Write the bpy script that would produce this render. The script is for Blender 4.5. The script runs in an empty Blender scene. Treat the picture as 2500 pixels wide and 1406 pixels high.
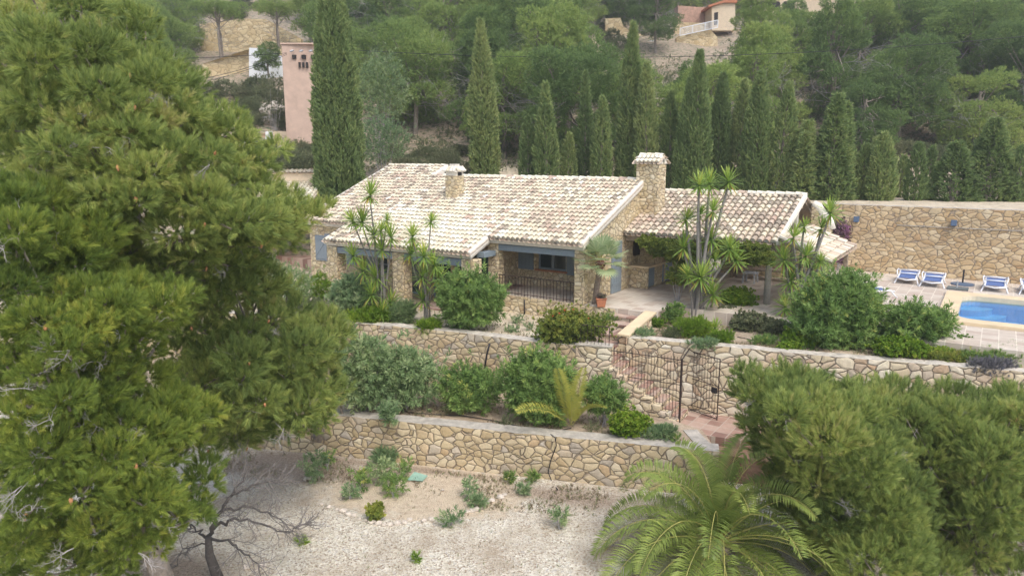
import bpy, math, random
import numpy as np
from mathutils import Vector, Matrix, noise
R = math.radians
random.seed(7)
RNG = np.random.default_rng(11)
SC = bpy.context.scene
COL = SC.collection

# ---------------------------------------------------------------- camera
F = 1750.0; TH = math.atan(324 / 1750.0); H = 5.2
cth, sth = math.cos(TH), math.sin(TH)
cam = bpy.data.cameras.new('camera'); camo = bpy.data.objects.new('camera', cam); COL.objects.link(camo)
cam.sensor_width = 36.0; cam.lens = 36.0 * F / 2500.0
cam.clip_end = 2000; cam.clip_start = 0.1
camo.location = (0, 0, H); camo.rotation_euler = (R(90) - TH, 0, 0)
SC.camera = camo

# ---------------------------------------------------------------- light
w = bpy.data.worlds.new('World'); SC.world = w; w.use_nodes = True
nt = w.node_tree; bg = nt.nodes['Background']
sky = nt.nodes.new('ShaderNodeTexSky'); sky.sky_type = 'NISHITA'; sky.sun_disc = False
SUN_EL, SUN_AZ = 55, 152      # azimuth: compass, clockwise from +Y ; light comes from behind the camera
sky.sun_elevation = R(SUN_EL); sky.sun_rotation = R(SUN_AZ)
sky.air_density = 1.0; sky.dust_density = 4.0; sky.ozone_density = 0.6; sky.altitude = 50
nt.links.new(sky.outputs[0], bg.inputs[0]); bg.inputs[1].default_value = 0.15
sl = bpy.data.lights.new('sun', 'SUN'); sl.energy = 1.15; sl.angle = R(24); sl.color = (1.0, 0.99, 0.97)
slo = bpy.data.objects.new('sun', sl); COL.objects.link(slo)
a = R(SUN_AZ); e = R(SUN_EL)
sd = Vector((math.sin(a) * math.cos(e), math.cos(a) * math.cos(e), math.sin(e)))
slo.rotation_euler = sd.to_track_quat('Z', 'Y').to_euler(); slo.location = (0, 0, 40)
SC.view_settings.view_transform = 'Standard'; SC.view_settings.look = 'None'
SC.view_settings.exposure = 0.88; SC.view_settings.gamma = 1.0

# ---------------------------------------------------------------- frames of reference
def ray(px, py):
    x = (px - 1250) / F; y = -(py - 703) / F
    return (x, cth + y * sth, -sth + y * cth)
def P(px, py, z):
    r = ray(px, py); t = (z - H) / r[2]; return (r[0] * t, r[1] * t, z)
def D(px, py, Y):
    r = ray(px, py); t = Y / r[1]; return (r[0] * t, Y, H + r[2] * t)
def proj(p):
    X, Y, Z = p; Z -= H; d = Y * cth - Z * sth; u = Y * sth + Z * cth
    return (1250 + F * X / d, 703 - F * u / d)
AN = R(34); UX, UY = math.cos(AN), -math.sin(AN); VX, VY = math.sin(AN), math.cos(AN)
OX, OY = 2.37, 25.11
def W(u, v, z): return (OX + u * UX + v * VX, OY + u * UY + v * VY, z)
def uvof(x, y):
    dx, dy = x - OX, y - OY; return dx * UX + dy * UY, dx * VX + dy * VY

# ---------------------------------------------------------------- materials
def newmat(name):
    m = bpy.data.materials.new(name); m.use_nodes = True
    nt = m.node_tree; b = nt.nodes['Principled BSDF']
    b.inputs['Roughness'].default_value = 0.85
    return m, nt, b
def N(nt, t, **k):
    n = nt.nodes.new('ShaderNode' + t)
    for a, v in k.items():
        if a in n.inputs: n.inputs[a].default_value = v
        else: setattr(n, a, v)
    return n
def ramp(nt, fac, stops, interp='LINEAR'):
    r = nt.nodes.new('ShaderNodeValToRGB'); cr = r.color_ramp; cr.interpolation = interp
    while len(cr.elements) < len(stops): cr.elements.new(0.5)
    for e, (p, c) in zip(cr.elements, stops):
        e.position = p; e.color = (c[0], c[1], c[2], 1)
    nt.links.new(fac, r.inputs[0]); return r.outputs[0]
def pos(nt, scale=(1, 1, 1)):
    g = nt.nodes.new('ShaderNodeNewGeometry'); m = N(nt, 'Mapping'); m.inputs['Scale'].default_value = scale
    nt.links.new(g.outputs['Position'], m.inputs[0]); return m.outputs[0]
def mix(nt, fac, a, b, mode='MIX'):
    m = nt.nodes.new('ShaderNodeMix'); m.data_type = 'RGBA'; m.blend_type = mode
    for s, v in ((m.inputs[0], fac), (m.inputs[6], a), (m.inputs[7], b)):
        if hasattr(v, 'is_linked') or isinstance(v, bpy.types.NodeSocket): nt.links.new(v, s)
        elif isinstance(v, tuple): s.default_value = (v[0], v[1], v[2], 1)
        else: s.default_value = v
    return m.outputs[2]
def noise_(nt, vec, scale, detail=4, rough=0.6):
    n = N(nt, 'TexNoise'); n.inputs['Scale'].default_value = scale; n.inputs['Detail'].default_value = detail
    n.inputs['Roughness'].default_value = rough; nt.links.new(vec, n.inputs['Vector']); return n.outputs[0]
def bump(nt, b, h, strength=0.5, dist=0.02):
    n = N(nt, 'Bump'); n.inputs['Strength'].default_value = strength; n.inputs['Distance'].default_value = dist
    nt.links.new(h, n.inputs['Height']); nt.links.new(n.outputs[0], b.inputs['Normal'])
def math_(nt, op, a, b=None):
    m = nt.nodes.new('ShaderNodeMath'); m.operation = op
    for s, v in ((m.inputs[0], a), (m.inputs[1], b)):
        if v is None: continue
        if isinstance(v, bpy.types.NodeSocket): nt.links.new(v, s)
        else: s.default_value = v
    return m.outputs[0]

def mat_plain(name, c, rough=0.8, var=0.25, scale=6, metal=0, bmp=0.2):
    m, nt, b = newmat(name); v = pos(nt); n = noise_(nt, v, scale, 6, .7)
    lo = tuple(x * (1 - var) for x in c); hi = tuple(min(1, x * (1 + var)) for x in c)
    nt.links.new(ramp(nt, n, [(.3, lo), (.7, hi)]), b.inputs['Base Color'])
    b.inputs['Roughness'].default_value = rough; b.inputs['Metallic'].default_value = metal
    if bmp: bump(nt, b, n, bmp, .02)
    return m

def mat_stone(name, sc=(3.2, 3.2, 4.7), cols=None, mortar=(.24, .195, .14), joint=.036, stain=(.30, .24, .16), bs=1.0):
    cols = cols or [(0, (.42, .345, .22)), (.2, (.55, .46, .31)), (.42, (.50, .41, .265)), (.6, (.63, .55, .40)), (.8, (.52, .40, .26)), (.9, (.53, .47, .38)), (1, (.36, .33, .29))]
    m, nt, b = newmat(name); v = pos(nt, sc)
    g = pos(nt); dn = N(nt, 'TexNoise'); dn.inputs['Scale'].default_value = 1.5; dn.inputs['Detail'].default_value = 1.6
    nt.links.new(g, dn.inputs['Vector'])
    ma = nt.nodes.new('ShaderNodeVectorMath'); ma.operation = 'MULTIPLY_ADD'
    ma.inputs[1].default_value = (1.45, 1.45, 1.45); nt.links.new(dn.outputs['Color'], ma.inputs[0]); nt.links.new(v, ma.inputs[2])
    vv = ma.outputs[0]
    v1 = N(nt, 'TexVoronoi', feature='DISTANCE_TO_EDGE'); v1.inputs['Scale'].default_value = 1; nt.links.new(vv, v1.inputs['Vector'])
    v2 = N(nt, 'TexVoronoi', feature='F1'); v2.inputs['Scale'].default_value = 1; nt.links.new(vv, v2.inputs['Vector'])
    sep = nt.nodes.new('ShaderNodeSeparateColor'); nt.links.new(v2.outputs['Color'], sep.inputs[0])
    c = ramp(nt, sep.outputs[0], cols)
    c = mix(nt, .75, c, ramp(nt, sep.outputs[1], [(0, (.30, .30, .30)), (.5, (.52, .52, .52)), (1, (.74, .74, .74))]), 'SOFT_LIGHT')
    fine = noise_(nt, g, 16, 6, .7)
    c = mix(nt, .55, c, ramp(nt, fine, [(.25, (.42, .34, .25)), (.5, (.66, .58, .48)), (.75, (.95, .9, .8))]), 'SOFT_LIGHT')
    big = noise_(nt, g, .9, 3, .5)
    c = mix(nt, ramp(nt, big, [(.5, (0, 0, 0)), (.75, (.35, .35, .35))]), c, stain)
    jf = noise_(nt, g, 5, 3, .6)
    jd = math_(nt, 'SUBTRACT', v1.outputs[0], math_(nt, 'MULTIPLY', jf, .04))
    edge = ramp(nt, jd, [(joint * .35, (0, 0, 0)), (joint, (1, 1, 1))])
    c = mix(nt, edge, mix(nt, jf, mortar, tuple(x * 1.9 for x in mortar)), c)
    nt.links.new(c, b.inputs['Base Color'])
    hgt = ramp(nt, v1.outputs[0], [(joint * .3, (0, 0, 0)), (joint * 1.6, (.75, .75, .75)), (.3, (1, 1, 1))])
    hh = math_(nt, 'ADD', math_(nt, 'MULTIPLY', hgt, 1.0), math_(nt, 'MULTIPLY', fine, .35))
    bump(nt, b, hh, bs, .05)
    b.inputs['Roughness'].default_value = .9
    return m

def mat_rnd(name, stops, rough=.8, transl=0, var=.35, obj=0, nscale=9, spec=.3, tcol=None):
    m, nt, b = newmat(name); at = N(nt, 'Attribute', attribute_name='rnd')
    f = at.outputs['Fac']
    if obj:
        oi = nt.nodes.new('ShaderNodeObjectInfo')
        f = math_(nt, 'ADD', math_(nt, 'MULTIPLY', f, 1 - obj), math_(nt, 'MULTIPLY', oi.outputs['Random'], obj))
    c = ramp(nt, f, stops)
    if var:
        n = noise_(nt, pos(nt), nscale, 5, .7)
        c = mix(nt, var, c, ramp(nt, n, [(.3, (.25, .25, .25)), (.7, (.8, .8, .8))]), 'SOFT_LIGHT')
    nt.links.new(c, b.inputs['Base Color']); b.inputs['Roughness'].default_value = rough
    b.inputs['Specular IOR Level'].default_value = spec
    if transl:
        t = nt.nodes.new('ShaderNodeBsdfTranslucent'); nt.links.new(c, t.inputs[0])
        ms = nt.nodes.new('ShaderNodeMixShader'); ms.inputs[0].default_value = transl
        nt.links.new(b.outputs[0], ms.inputs[1]); nt.links.new(t.outputs[0], ms.inputs[2])
        nt.links.new(ms.outputs[0], nt.nodes['Material Output'].inputs[0])
    return m

M = {}
M['stone'] = mat_stone('stone_masonry', sc=(3.6, 3.6, 5.2))
M['stone_house'] = mat_stone('stone_house_masonry', sc=(4.6, 4.6, 6.4), cols=[(0, (0.519, 0.431, 0.274)), (.3, (0.631, 0.544, 0.361)), (.55, (0.564, 0.464, 0.306)), (.8, (0.676, 0.601, 0.438)), (1, (0.540, 0.431, 0.296))], mortar=(.30, .24, .165), joint=.04, stain=(0.406, 0.351, 0.252))
M['stone_pale'] = mat_stone('stone_pale_masonry', sc=(3.2, 3.2, 4.7), cols=[(0, (0.564, 0.475, 0.328)), (.25, (0.676, 0.601, 0.448)), (.5, (0.597, 0.498, 0.339)), (.7, (0.710, 0.657, 0.525)), (.86, (0.552, 0.407, 0.284)), (1, (0.507, 0.475, 0.403))], mortar=(.23, .19, .14), joint=.04)
M['stone_ochre'] = mat_stone('stone_ochre_masonry', sc=(3.2, 3.2, 5.2), cols=[(0, (0.474, 0.351, 0.208)), (.3, (0.564, 0.442, 0.274)), (.6, (0.507, 0.385, 0.229)), (.8, (0.597, 0.498, 0.339)), (1, (0.451, 0.317, 0.186))], mortar=(.28, .22, .155), joint=.034)
M['stone_far'] = mat_stone('stone_far_masonry', sc=(1.8, 1.8, 2.6), cols=[(0, (0.564, 0.453, 0.274)), (1, (0.699, 0.588, 0.394))], mortar=(.36, .28, .17), joint=.03)
M['cap'] = mat_plain('lime_cap', (.50, .46, .39), .95, .35, 5)
M['plaster'] = mat_plain('lime_mortar', (.74, .70, .62), .9, .15, 8)
M['conc'] = mat_plain('old_concrete', (.42, .39, .34), .95, .35, 4)
M['bluegrey'] = mat_plain('bluegrey_paint', (.23, .28, .32), .55, .08, 20, bmp=.05)
M['bluebeam'] = mat_plain('bluegrey_beam', (.20, .25, .29), .6, .12, 12)
M['wood'] = mat_plain('weathered_wood', (.33, .27, .20), .85, .35, 14)
M['woodgrey'] = mat_plain('silver_wood', (.40, .38, .33), .85, .25, 14)
M['iron'] = mat_plain('rusty_iron', (.045, .030, .024), .7, .4, 20)
M['black'] = mat_plain('black_hose', (.025, .025, .03), .5, .2, 20)
M['white'] = mat_plain('white_plastic', (.80, .82, .85), .35, .04, 8, bmp=0)
M['bluefab'] = mat_plain('blue_fabric', (.09, .15, .34), .8, .15, 30)
M['lampblue'] = mat_plain('slate_lamp', (.09, .14, .22), .5, .1, 30)
M['terracotta'] = mat_plain('terracotta', (.48, .19, .10), .85, .2, 12)
M['whitewash'] = mat_plain('whitewash', (.82, .84, .86), .9, .08, 2)
M['pink'] = mat_plain('pink_render', (.54, .40, .32), .95, .14, 1.6)
M['grey'] = mat_plain('grey_plastic', (.42, .44, .46), .6, .1, 10)
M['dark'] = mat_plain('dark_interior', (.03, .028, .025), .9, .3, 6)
M['greensheet'] = mat_plain('green_sheet', (.26, .42, .34), .6, .15, 10)
M['rock'] = mat_plain('pale_rock', (.56, .50, .43), .9, .3, 9, bmp=.6)
M['cream'] = mat_plain('cream_render', (.70, .58, .42), .9, .1, 3)
M['redrender'] = mat_plain('reddish_gabion', (.50, .32, .24), .95, .3, 3, bmp=.6)
M['bark'] = mat_plain('grey_bark', (.28, .24, .20), .95, .4, 10, bmp=.9)
M['barkdark'] = mat_plain('dark_bark', (.085, .07, .06), .95, .5, 10, bmp=.9)
M['twig'] = mat_plain('pale_twig', (.36, .34, .33), .95, .25, 20)
M['cone'] = mat_plain('pine_cone', (.42, .20, .09), .8, .3, 30)

def mat_glass():
    m, nt, b = newmat('window_glass'); b.inputs['Base Color'].default_value = (.035, .055, .055, 1)
    b.inputs['Roughness'].default_value = .08; return m
M['glass'] = mat_glass()
def mat_ground():
    m, nt, b = newmat('gravel_yard'); v = pos(nt)
    vo = N(nt, 'TexVoronoi'); vo.inputs['Scale'].default_value = 26; nt.links.new(v, vo.inputs['Vector'])
    sep = nt.nodes.new('ShaderNodeSeparateColor'); nt.links.new(vo.outputs['Color'], sep.inputs[0])
    c = ramp(nt, sep.outputs[0], [(0, (.30, .23, .17)), (.22, (.51, .46, .36)), (.55, (.65, .60, .49)), (.85, (.75, .72, .63)), (1, (.45, .42, .39))])
    n = noise_(nt, v, .7, 5, .65)
    c = mix(nt, ramp(nt, n, [(.44, (0, 0, 0)), (.68, (.75, .75, .75))]), c, (.33, .26, .18))
    n2 = noise_(nt, v, 7, 6, .75)
    c = mix(nt, .5, c, ramp(nt, n2, [(.3, (.3, .3, .3)), (.7, (.75, .75, .75))]), 'SOFT_LIGHT')
    soil = mix(nt, ramp(nt, n2, [(.3, (0, 0, 0)), (.7, (1, 1, 1))]), (.44, .34, .24), (.66, .57, .43))
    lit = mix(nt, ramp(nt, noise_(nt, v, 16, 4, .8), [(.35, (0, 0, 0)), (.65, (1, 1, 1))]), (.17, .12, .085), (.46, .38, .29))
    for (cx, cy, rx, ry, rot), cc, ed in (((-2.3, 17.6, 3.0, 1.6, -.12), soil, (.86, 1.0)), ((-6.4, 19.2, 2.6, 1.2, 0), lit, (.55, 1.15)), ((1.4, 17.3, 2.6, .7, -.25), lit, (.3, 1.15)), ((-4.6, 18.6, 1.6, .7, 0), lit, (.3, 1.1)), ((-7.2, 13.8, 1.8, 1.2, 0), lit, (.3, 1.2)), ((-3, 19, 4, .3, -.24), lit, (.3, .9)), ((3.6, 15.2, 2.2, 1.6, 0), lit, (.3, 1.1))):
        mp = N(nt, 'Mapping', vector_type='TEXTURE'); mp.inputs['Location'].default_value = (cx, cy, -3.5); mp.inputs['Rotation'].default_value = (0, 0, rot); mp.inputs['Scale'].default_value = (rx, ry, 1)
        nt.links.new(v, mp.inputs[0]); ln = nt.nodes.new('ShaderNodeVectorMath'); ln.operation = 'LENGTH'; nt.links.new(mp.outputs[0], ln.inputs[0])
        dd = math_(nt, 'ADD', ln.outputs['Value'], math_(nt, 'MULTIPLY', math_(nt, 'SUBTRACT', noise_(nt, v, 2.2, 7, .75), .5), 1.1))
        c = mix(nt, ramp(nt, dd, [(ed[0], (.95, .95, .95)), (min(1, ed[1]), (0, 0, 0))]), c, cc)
    nt.links.new(c, b.inputs['Base Color']); bump(nt, b, vo.outputs['Distance'], .9, .03); return m
M['gravel'] = mat_ground()
def mat_soil(name, a, bcol, green=(.10, .15, .05), gth=.62, sc=1.1):
    m, nt, b = newmat(name); v = pos(nt)
    n = noise_(nt, v, sc, 8, .72); n2 = noise_(nt, v, 11, 7, .75)
    c = ramp(nt, n, [(.32, a), (.5, tuple((x + y) / 2 for x, y in zip(a, bcol))), (.68, bcol)])
    c = mix(nt, .6, c, ramp(nt, n2, [(.3, (.25, .25, .25)), (.7, (.8, .8, .8))]), 'SOFT_LIGHT')
    n3 = noise_(nt, v, 2.6, 6, .8)
    c = mix(nt, ramp(nt, n3, [(gth, (0, 0, 0)), (gth + .06, (.9, .9, .9))]), c, green)
    nt.links.new(c, b.inputs['Base Color']); bump(nt, b, n2, .8, .05); return m
M['soil'] = mat_soil('dry_soil', (.30, .22, .15), (.56, .46, .34), gth=.66)
M['soilpale'] = mat_soil('pale_soil', (.46, .37, .26), (.70, .62, .47), gth=.58)
M['litter'] = mat_soil('brown_litter', (.16, .085, .05), (.32, .21, .14), gth=.7, sc=2)
M['hill'] = mat_soil('hill_soil', (.28, .21, .15), (.50, .40, .30), green=(.12, .15, .08), gth=.5, sc=.35)
def mat_tiles(name, cols, size, grout, rough=.7):
    m, nt, b = newmat(name); g = nt.nodes.new('ShaderNodeNewGeometry'); mp = N(nt, 'Mapping')
    mp.inputs['Rotation'].default_value = (0, 0, AN); nt.links.new(g.outputs['Position'], mp.inputs[0])
    br = N(nt, 'TexBrick'); br.offset = 0; br.inputs['Scale'].default_value = 1
    br.inputs['Brick Width'].default_value = size; br.inputs['Row Height'].default_value = size; br.inputs['Mortar Size'].default_value = .012
    br.inputs['Mortar'].default_value = (0, 0, 0, 1); br.inputs['Color1'].default_value = (.2, .2, .2, 1); br.inputs['Color2'].default_value = (1, 1, 1, 1)
    nt.links.new(mp.outputs[0], br.inputs['Vector'])
    sep = nt.nodes.new('ShaderNodeSeparateColor'); nt.links.new(br.outputs[0], sep.inputs[0])
    c = ramp(nt, sep.outputs[0], [(.2, cols[0]), (.55, cols[1]), (1, cols[2])])
    c = mix(nt, br.outputs['Fac'], c, grout)
    n = noise_(nt, pos(nt), 3, 6, .75)
    c = mix(nt, .55, c, ramp(nt, n, [(.3, (.3, .3, .3)), (.7, (.75, .75, .75))]), 'SOFT_LIGHT')
    nt.links.new(c, b.inputs['Base Color']); b.inputs['Roughness'].default_value = rough
    bump(nt, b, n, .15, .01); return m
M['terr'] = mat_tiles('terracotta_paving', [(.46, .37, .30), (.53, .46, .38), (.60, .54, .46)], .42, (.68, .62, .52))
M['terr_red'] = mat_tiles('worn_red_paving', [(.24, .14, .11), (.36, .22, .17), (.47, .35, .28)], .4, (.44, .38, .31))
M['coping'] = mat_plain('sandstone_coping', (.68, .55, .36), .8, .12, 2)
def mat_water():
    m, nt, b = newmat('pool_water'); nt.nodes.remove(b)
    t = nt.nodes.new('ShaderNodeBsdfTransparent'); t.inputs[0].default_value = (.62, .88, .97, 1); gl = nt.nodes.new('ShaderNodeBsdfGlossy'); gl.inputs['Roughness'].default_value = .03
    fr = nt.nodes.new('ShaderNodeFresnel'); fr.inputs[0].default_value = 1.33; ms = nt.nodes.new('ShaderNodeMixShader')
    bp = N(nt, 'Bump'); bp.inputs['Strength'].default_value = .12; bp.inputs['Distance'].default_value = .05; nt.links.new(noise_(nt, pos(nt), 3, 3, .5), bp.inputs['Height']); nt.links.new(bp.outputs[0], gl.inputs['Normal']); nt.links.new(bp.outputs[0], fr.inputs['Normal'])
    nt.links.new(fr.outputs[0], ms.inputs[0]); nt.links.new(t.outputs[0], ms.inputs[1]); nt.links.new(gl.outputs[0], ms.inputs[2]); nt.links.new(ms.outputs[0], nt.nodes['Material Output'].inputs[0])
    return m
M['water'] = mat_water()
M['poolblue'] = mat_plain('pool_liner', (.16, .52, .82), .6, .08, 3, bmp=0)
TILE = [(0, (.31, .265, .21)), (.10, (.38, .33, .26)), (.2, (.48, .355, .28)), (.3, (.54, .45, .355)), (.45, (.58, .50, .385)), (.6, (.63, .56, .42)), (.8, (.68, .63, .495)), (1, (.76, .73, .63))]
M['tile'] = mat_rnd('barrel_tile', TILE, .85, 0, .6, nscale=11)
M['tileold'] = mat_rnd('weathered_tile', TILE, .9, 0, .85, nscale=9)
M['pine'] = mat_rnd('pine_needles', [(0, (0.117, 0.169, 0.035)), (.45, (0.223, 0.279, 0.057)), (.8, (0.366, 0.392, 0.080)), (1, (0.576, 0.494, 0.107))], .6, 0.45, .2, nscale=1.5)
M['pinegreen'] = mat_rnd('pine_needles_fresh', [(0, (0.173, 0.248, 0.076)), (.45, (0.305, 0.392, 0.113)), (.8, (0.481, 0.538, 0.156)), (1, (0.580, 0.552, 0.228))], .6, 0.45, .2, nscale=1.5)
M['pineyel'] = mat_rnd('pine_needles_yellow', [(0, (0.113, 0.185, 0.042)), (.45, (0.228, 0.312, 0.063)), (.8, (0.353, 0.427, 0.082)), (1, (0.518, 0.532, 0.118))], .6, 0.45, .2, nscale=1.5)
M['forest'] = mat_rnd('forest_needles', [(0, (0.127, 0.205, 0.077)), (.35, (0.205, 0.307, 0.099)), (.65, (0.314, 0.425, 0.123)), (1, (0.503, 0.570, 0.178))], .7, 0.40, .25, obj=.5, nscale=.8)
M['cypress'] = mat_rnd('cypress_scales', [(0, (0.136, 0.206, 0.078)), (.5, (0.233, 0.325, 0.119)), (1, (0.467, 0.515, 0.202))], .75, 0.30, .3, obj=.45, nscale=2)
M['oleander'] = mat_rnd('oleander_leaves', [(0, (0.125, 0.226, 0.066)), (.5, (0.235, 0.361, 0.105)), (.85, (0.361, 0.498, 0.151)), (1, (0.600, 0.600, 0.171))], .45, 0.40, .1)
M['olegrey'] = mat_rnd('greygreen_leaves', [(0, (0.180, 0.272, 0.122)), (.5, (0.284, 0.396, 0.185)), (1, (0.488, 0.569, 0.295))], .55, 0.40, .1)
M['lime'] = mat_rnd('bright_leaves', [(0, (0.125, 0.229, 0.028)), (.5, (0.234, 0.372, 0.041)), (1, (0.437, 0.515, 0.081))], .5, 0.45, .1)
M['yellowgreen'] = mat_rnd('yellowgreen_leaves', [(0, (.13, .19, .05)), (.5, (.27, .33, .07)), (.9, (.42, .44, .10)), (1, (.50, .44, .10))], .5, .45, .1)
M['bluegreen'] = mat_rnd('bluegreen_leaves', [(0, (0.140, 0.234, 0.102)), (.5, (0.254, 0.374, 0.185)), (1, (0.479, 0.562, 0.308))], .55, 0.40, .1)
M['yucca'] = mat_rnd('yucca_blades', [(0, (0.500, 0.416, 0.096)), (.12, (0.233, 0.316, 0.069)), (.5, (0.200, 0.333, 0.069)), (.85, (0.367, 0.483, 0.096)), (1, (0.600, 0.600, 0.138))], .45, 0.35, .1)
M['palm'] = mat_rnd('palm_leaflets', [(0, (0.161, 0.226, 0.057)), (.5, (0.287, 0.366, 0.096)), (.85, (0.431, 0.488, 0.133)), (1, (0.552, 0.575, 0.171))], .4, 0.45, .1)
M['palmyel'] = mat_rnd('young_palm_leaflets', [(0, (.40, .42, .09)), (1, (.60, .58, .14))], .4, .45, .1)
M['rachis'] = mat_plain('palm_rachis', (.36, .34, .10), .6, .2, 10)
M['fanpalm'] = mat_rnd('fan_palm_blades', [(0, (0.243, 0.322, 0.172)), (.6, (0.437, 0.531, 0.292)), (1, (0.600, 0.600, 0.379))], .5, 0.40, .1)
M['purple'] = mat_rnd('purple_bracts', [(0, (.16, .17, .09)), (.4, (.24, .18, .16)), (.75, (.36, .18, .30)), (1, (.48, .27, .42))], .6, .3, .1)
M['lavender'] = mat_rnd('grey_lavender_scrub', [(0, (.14, .14, .13)), (1, (.26, .25, .28))], .8, .2, .1)
M['scrub'] = mat_rnd('dry_scrub', [(0, (0.116, 0.149, 0.070)), (.5, (0.198, 0.231, 0.118)), (1, (0.363, 0.347, 0.204))], .8, 0.35, .2, obj=.4)
M['redflower'] = mat_rnd('red_petals', [(0, (.55, .06, .03)), (1, (.7, .18, .08))], .6, .3, 0)
M['palmbark'] = mat_plain('palm_bark', (.24, .19, .15), .95, .4, 12, bmp=.9)
M['yuccabark'] = mat_plain('yucca_bark', (.24, .225, .205), .95, .25, 16, bmp=.6)

# ---------------------------------------------------------------- object helpers
def tag(o, label=None, cat=None, group=None, kind=None):
    if label: o['label'] = label
    if cat: o['category'] = cat
    if group: o['group'] = group
    if kind: o['kind'] = kind
    return o
def thing(name, label, cat, loc=(0, 0, 0), group=None, rz=0):
    o = bpy.data.objects.new(name, None); COL.objects.link(o); o.location = loc; o.rotation_euler = (0, 0, rz)
    o.empty_display_size = .2
    return tag(o, label, cat, group)
def wloc(p):
    v = Vector((0, 0, 0))
    while p is not None: v = v + Vector(p.location); p = p.parent
    return v
def link(name, me, parent=None):
    o = bpy.data.objects.new(name, me); COL.objects.link(o)
    if parent: o.parent = parent
    return o
def npmesh(name, V, Fc, mat, rnd=None, parent=None, world=True, smooth=False):
    """V (n,3), Fc (m,k). world=True: coordinates are world ones, made relative to the parent (unrotated)"""
    V = np.asarray(V, dtype=np.float32); Fc = np.asarray(Fc, dtype=np.int32)
    if parent is not None and world: V = V - np.array(wloc(parent), dtype=np.float32)
    m, k = Fc.shape
    me = bpy.data.meshes.new(name)
    me.vertices.add(len(V)); me.vertices.foreach_set('co', V.ravel())
    me.loops.add(m * k); me.loops.foreach_set('vertex_index', Fc.ravel())
    me.polygons.add(m); me.polygons.foreach_set('loop_start', np.arange(m, dtype=np.int32) * k)
    me.update(calc_edges=True)
    me.polygons.foreach_set('use_smooth', np.full(m, smooth))
    if rnd is not None:
        at = me.attributes.new('rnd', 'FLOAT', 'FACE'); at.data.foreach_set('value', np.clip(rnd, 0, 1).astype(np.float32))
    me.materials.append(mat)
    return link(name, me, parent)
class MB:
    def __init__(s): s.v = []; s.f = []; s.m = []; s.r = []
    def add(s, vs, fs, m=0, r=.5):
        o = len(s.v); s.v += [tuple(p) for p in vs]
        for f in fs: s.f.append([o + i for i in f]); s.m.append(m); s.r.append(r)
        return s
    def hexa(s, b, t, m=0, r=.5):
        return s.add(list(b) + list(t), [(3, 2, 1, 0), (4, 5, 6, 7), (0, 1, 5, 4), (1, 2, 6, 5), (2, 3, 7, 6), (3, 0, 4, 7)], m, r)
    def ubox(s, u0, u1, v0, v1, z0, z1, m=0, r=.5):
        q = [(u0, v0), (u1, v0), (u1, v1), (u0, v1)]
        return s.hexa([W(a, b, z0) for a, b in q], [W(a, b, z1) for a, b in q], m, r)
    def box(s, x0, x1, y0, y1, z0, z1, m=0, r=.5):
        q = [(x0, y0), (x1, y0), (x1, y1), (x0, y1)]
        return s.hexa([(a, b, z0) for a, b in q], [(a, b, z1) for a, b in q], m, r)
    def wallu(s, u0, u1, v0, v1, z0, z1, ops=(), m=0):
        """wall along u with openings (a, b, za, zb)"""
        c = u0
        for a, b, za, zb in sorted(ops):
            if a > c: s.ubox(c, a, v0, v1, z0, z1, m)
            if za > z0: s.ubox(a, b, v0, v1, z0, za, m)
            if zb < z1: s.ubox(a, b, v0, v1, zb, z1, m)
            c = b
        if c < u1: s.ubox(c, u1, v0, v1, z0, z1, m)
        return s
    def seg(s, p, q, wd, z0p, z1p, z0q, z1q, m=0):
        """wall slab from plan point p to q, width wd to the back (left of direction)"""
        dx, dy = q[0] - p[0], q[1] - p[1]; L = math.hypot(dx, dy); nx, ny = -dy / L * wd, dx / L * wd
        pl = [(p[0], p[1]), (q[0], q[1]), (q[0] + nx, q[1] + ny), (p[0] + nx, p[1] + ny)]
        zb = [z0p, z0q, z0q, z0p]; zt = [z1p, z1q, z1q, z1p]
        return s.hexa([(a, b, z) for (a, b), z in zip(pl, zb)], [(a, b, z) for (a, b), z in zip(pl, zt)], m)
    def prism(s, poly, z0, z1, m=0):
        n = len(poly); area = sum(poly[i][0] * poly[(i + 1) % n][1] - poly[(i + 1) % n][0] * poly[i][1] for i in range(n))
        if area < 0: poly = poly[::-1]
        vs = [(x, y, z0) for x, y in poly] + [(x, y, z1) for x, y in poly]
        fs = [tuple(range(n - 1, -1, -1)), tuple(range(n, 2 * n))] + [(i, (i + 1) % n, n + (i + 1) % n, n + i) for i in range(n)]
        return s.add(vs, fs, m)
    def tube(s, pts, rad, n=6, m=0, r=.5, cap=True):
        pts = [Vector(p) for p in pts]; k = len(pts)
        if not hasattr(rad, '__len__'): rad = [rad] * k
        o = len(s.v); up = Vector((.3, .2, 1)).normalized()
        for i, p in enumerate(pts):
            d = (pts[min(i + 1, k - 1)] - pts[max(i - 1, 0)])
            if d.length < 1e-6: d = Vector((0, 0, 1))
            d.normalize()
            x = d.cross(up)
            if x.length < .1: x = d.cross(Vector((1, 0, 0)))
            x.normalize(); y = d.cross(x)
            for j in range(n):
                t = 2 * math.pi * j / n; s.v.append(tuple(p + (x * math.cos(t) + y * math.sin(t)) * rad[i]))
        for i in range(k - 1):
            for j in range(n):
                s.f.append([o + i * n + j, o + i * n + (j + 1) % n, o + (i + 1) * n + (j + 1) % n, o + (i + 1) * n + j][::-1]); s.m.append(m); s.r.append(r)
        if cap:
            s.f.append([o + j for j in range(n)]); s.m.append(m); s.r.append(r)
            s.f.append([o + (k - 1) * n + j for j in range(n)][::-1]); s.m.append(m); s.r.append(r)
        return s
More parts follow.
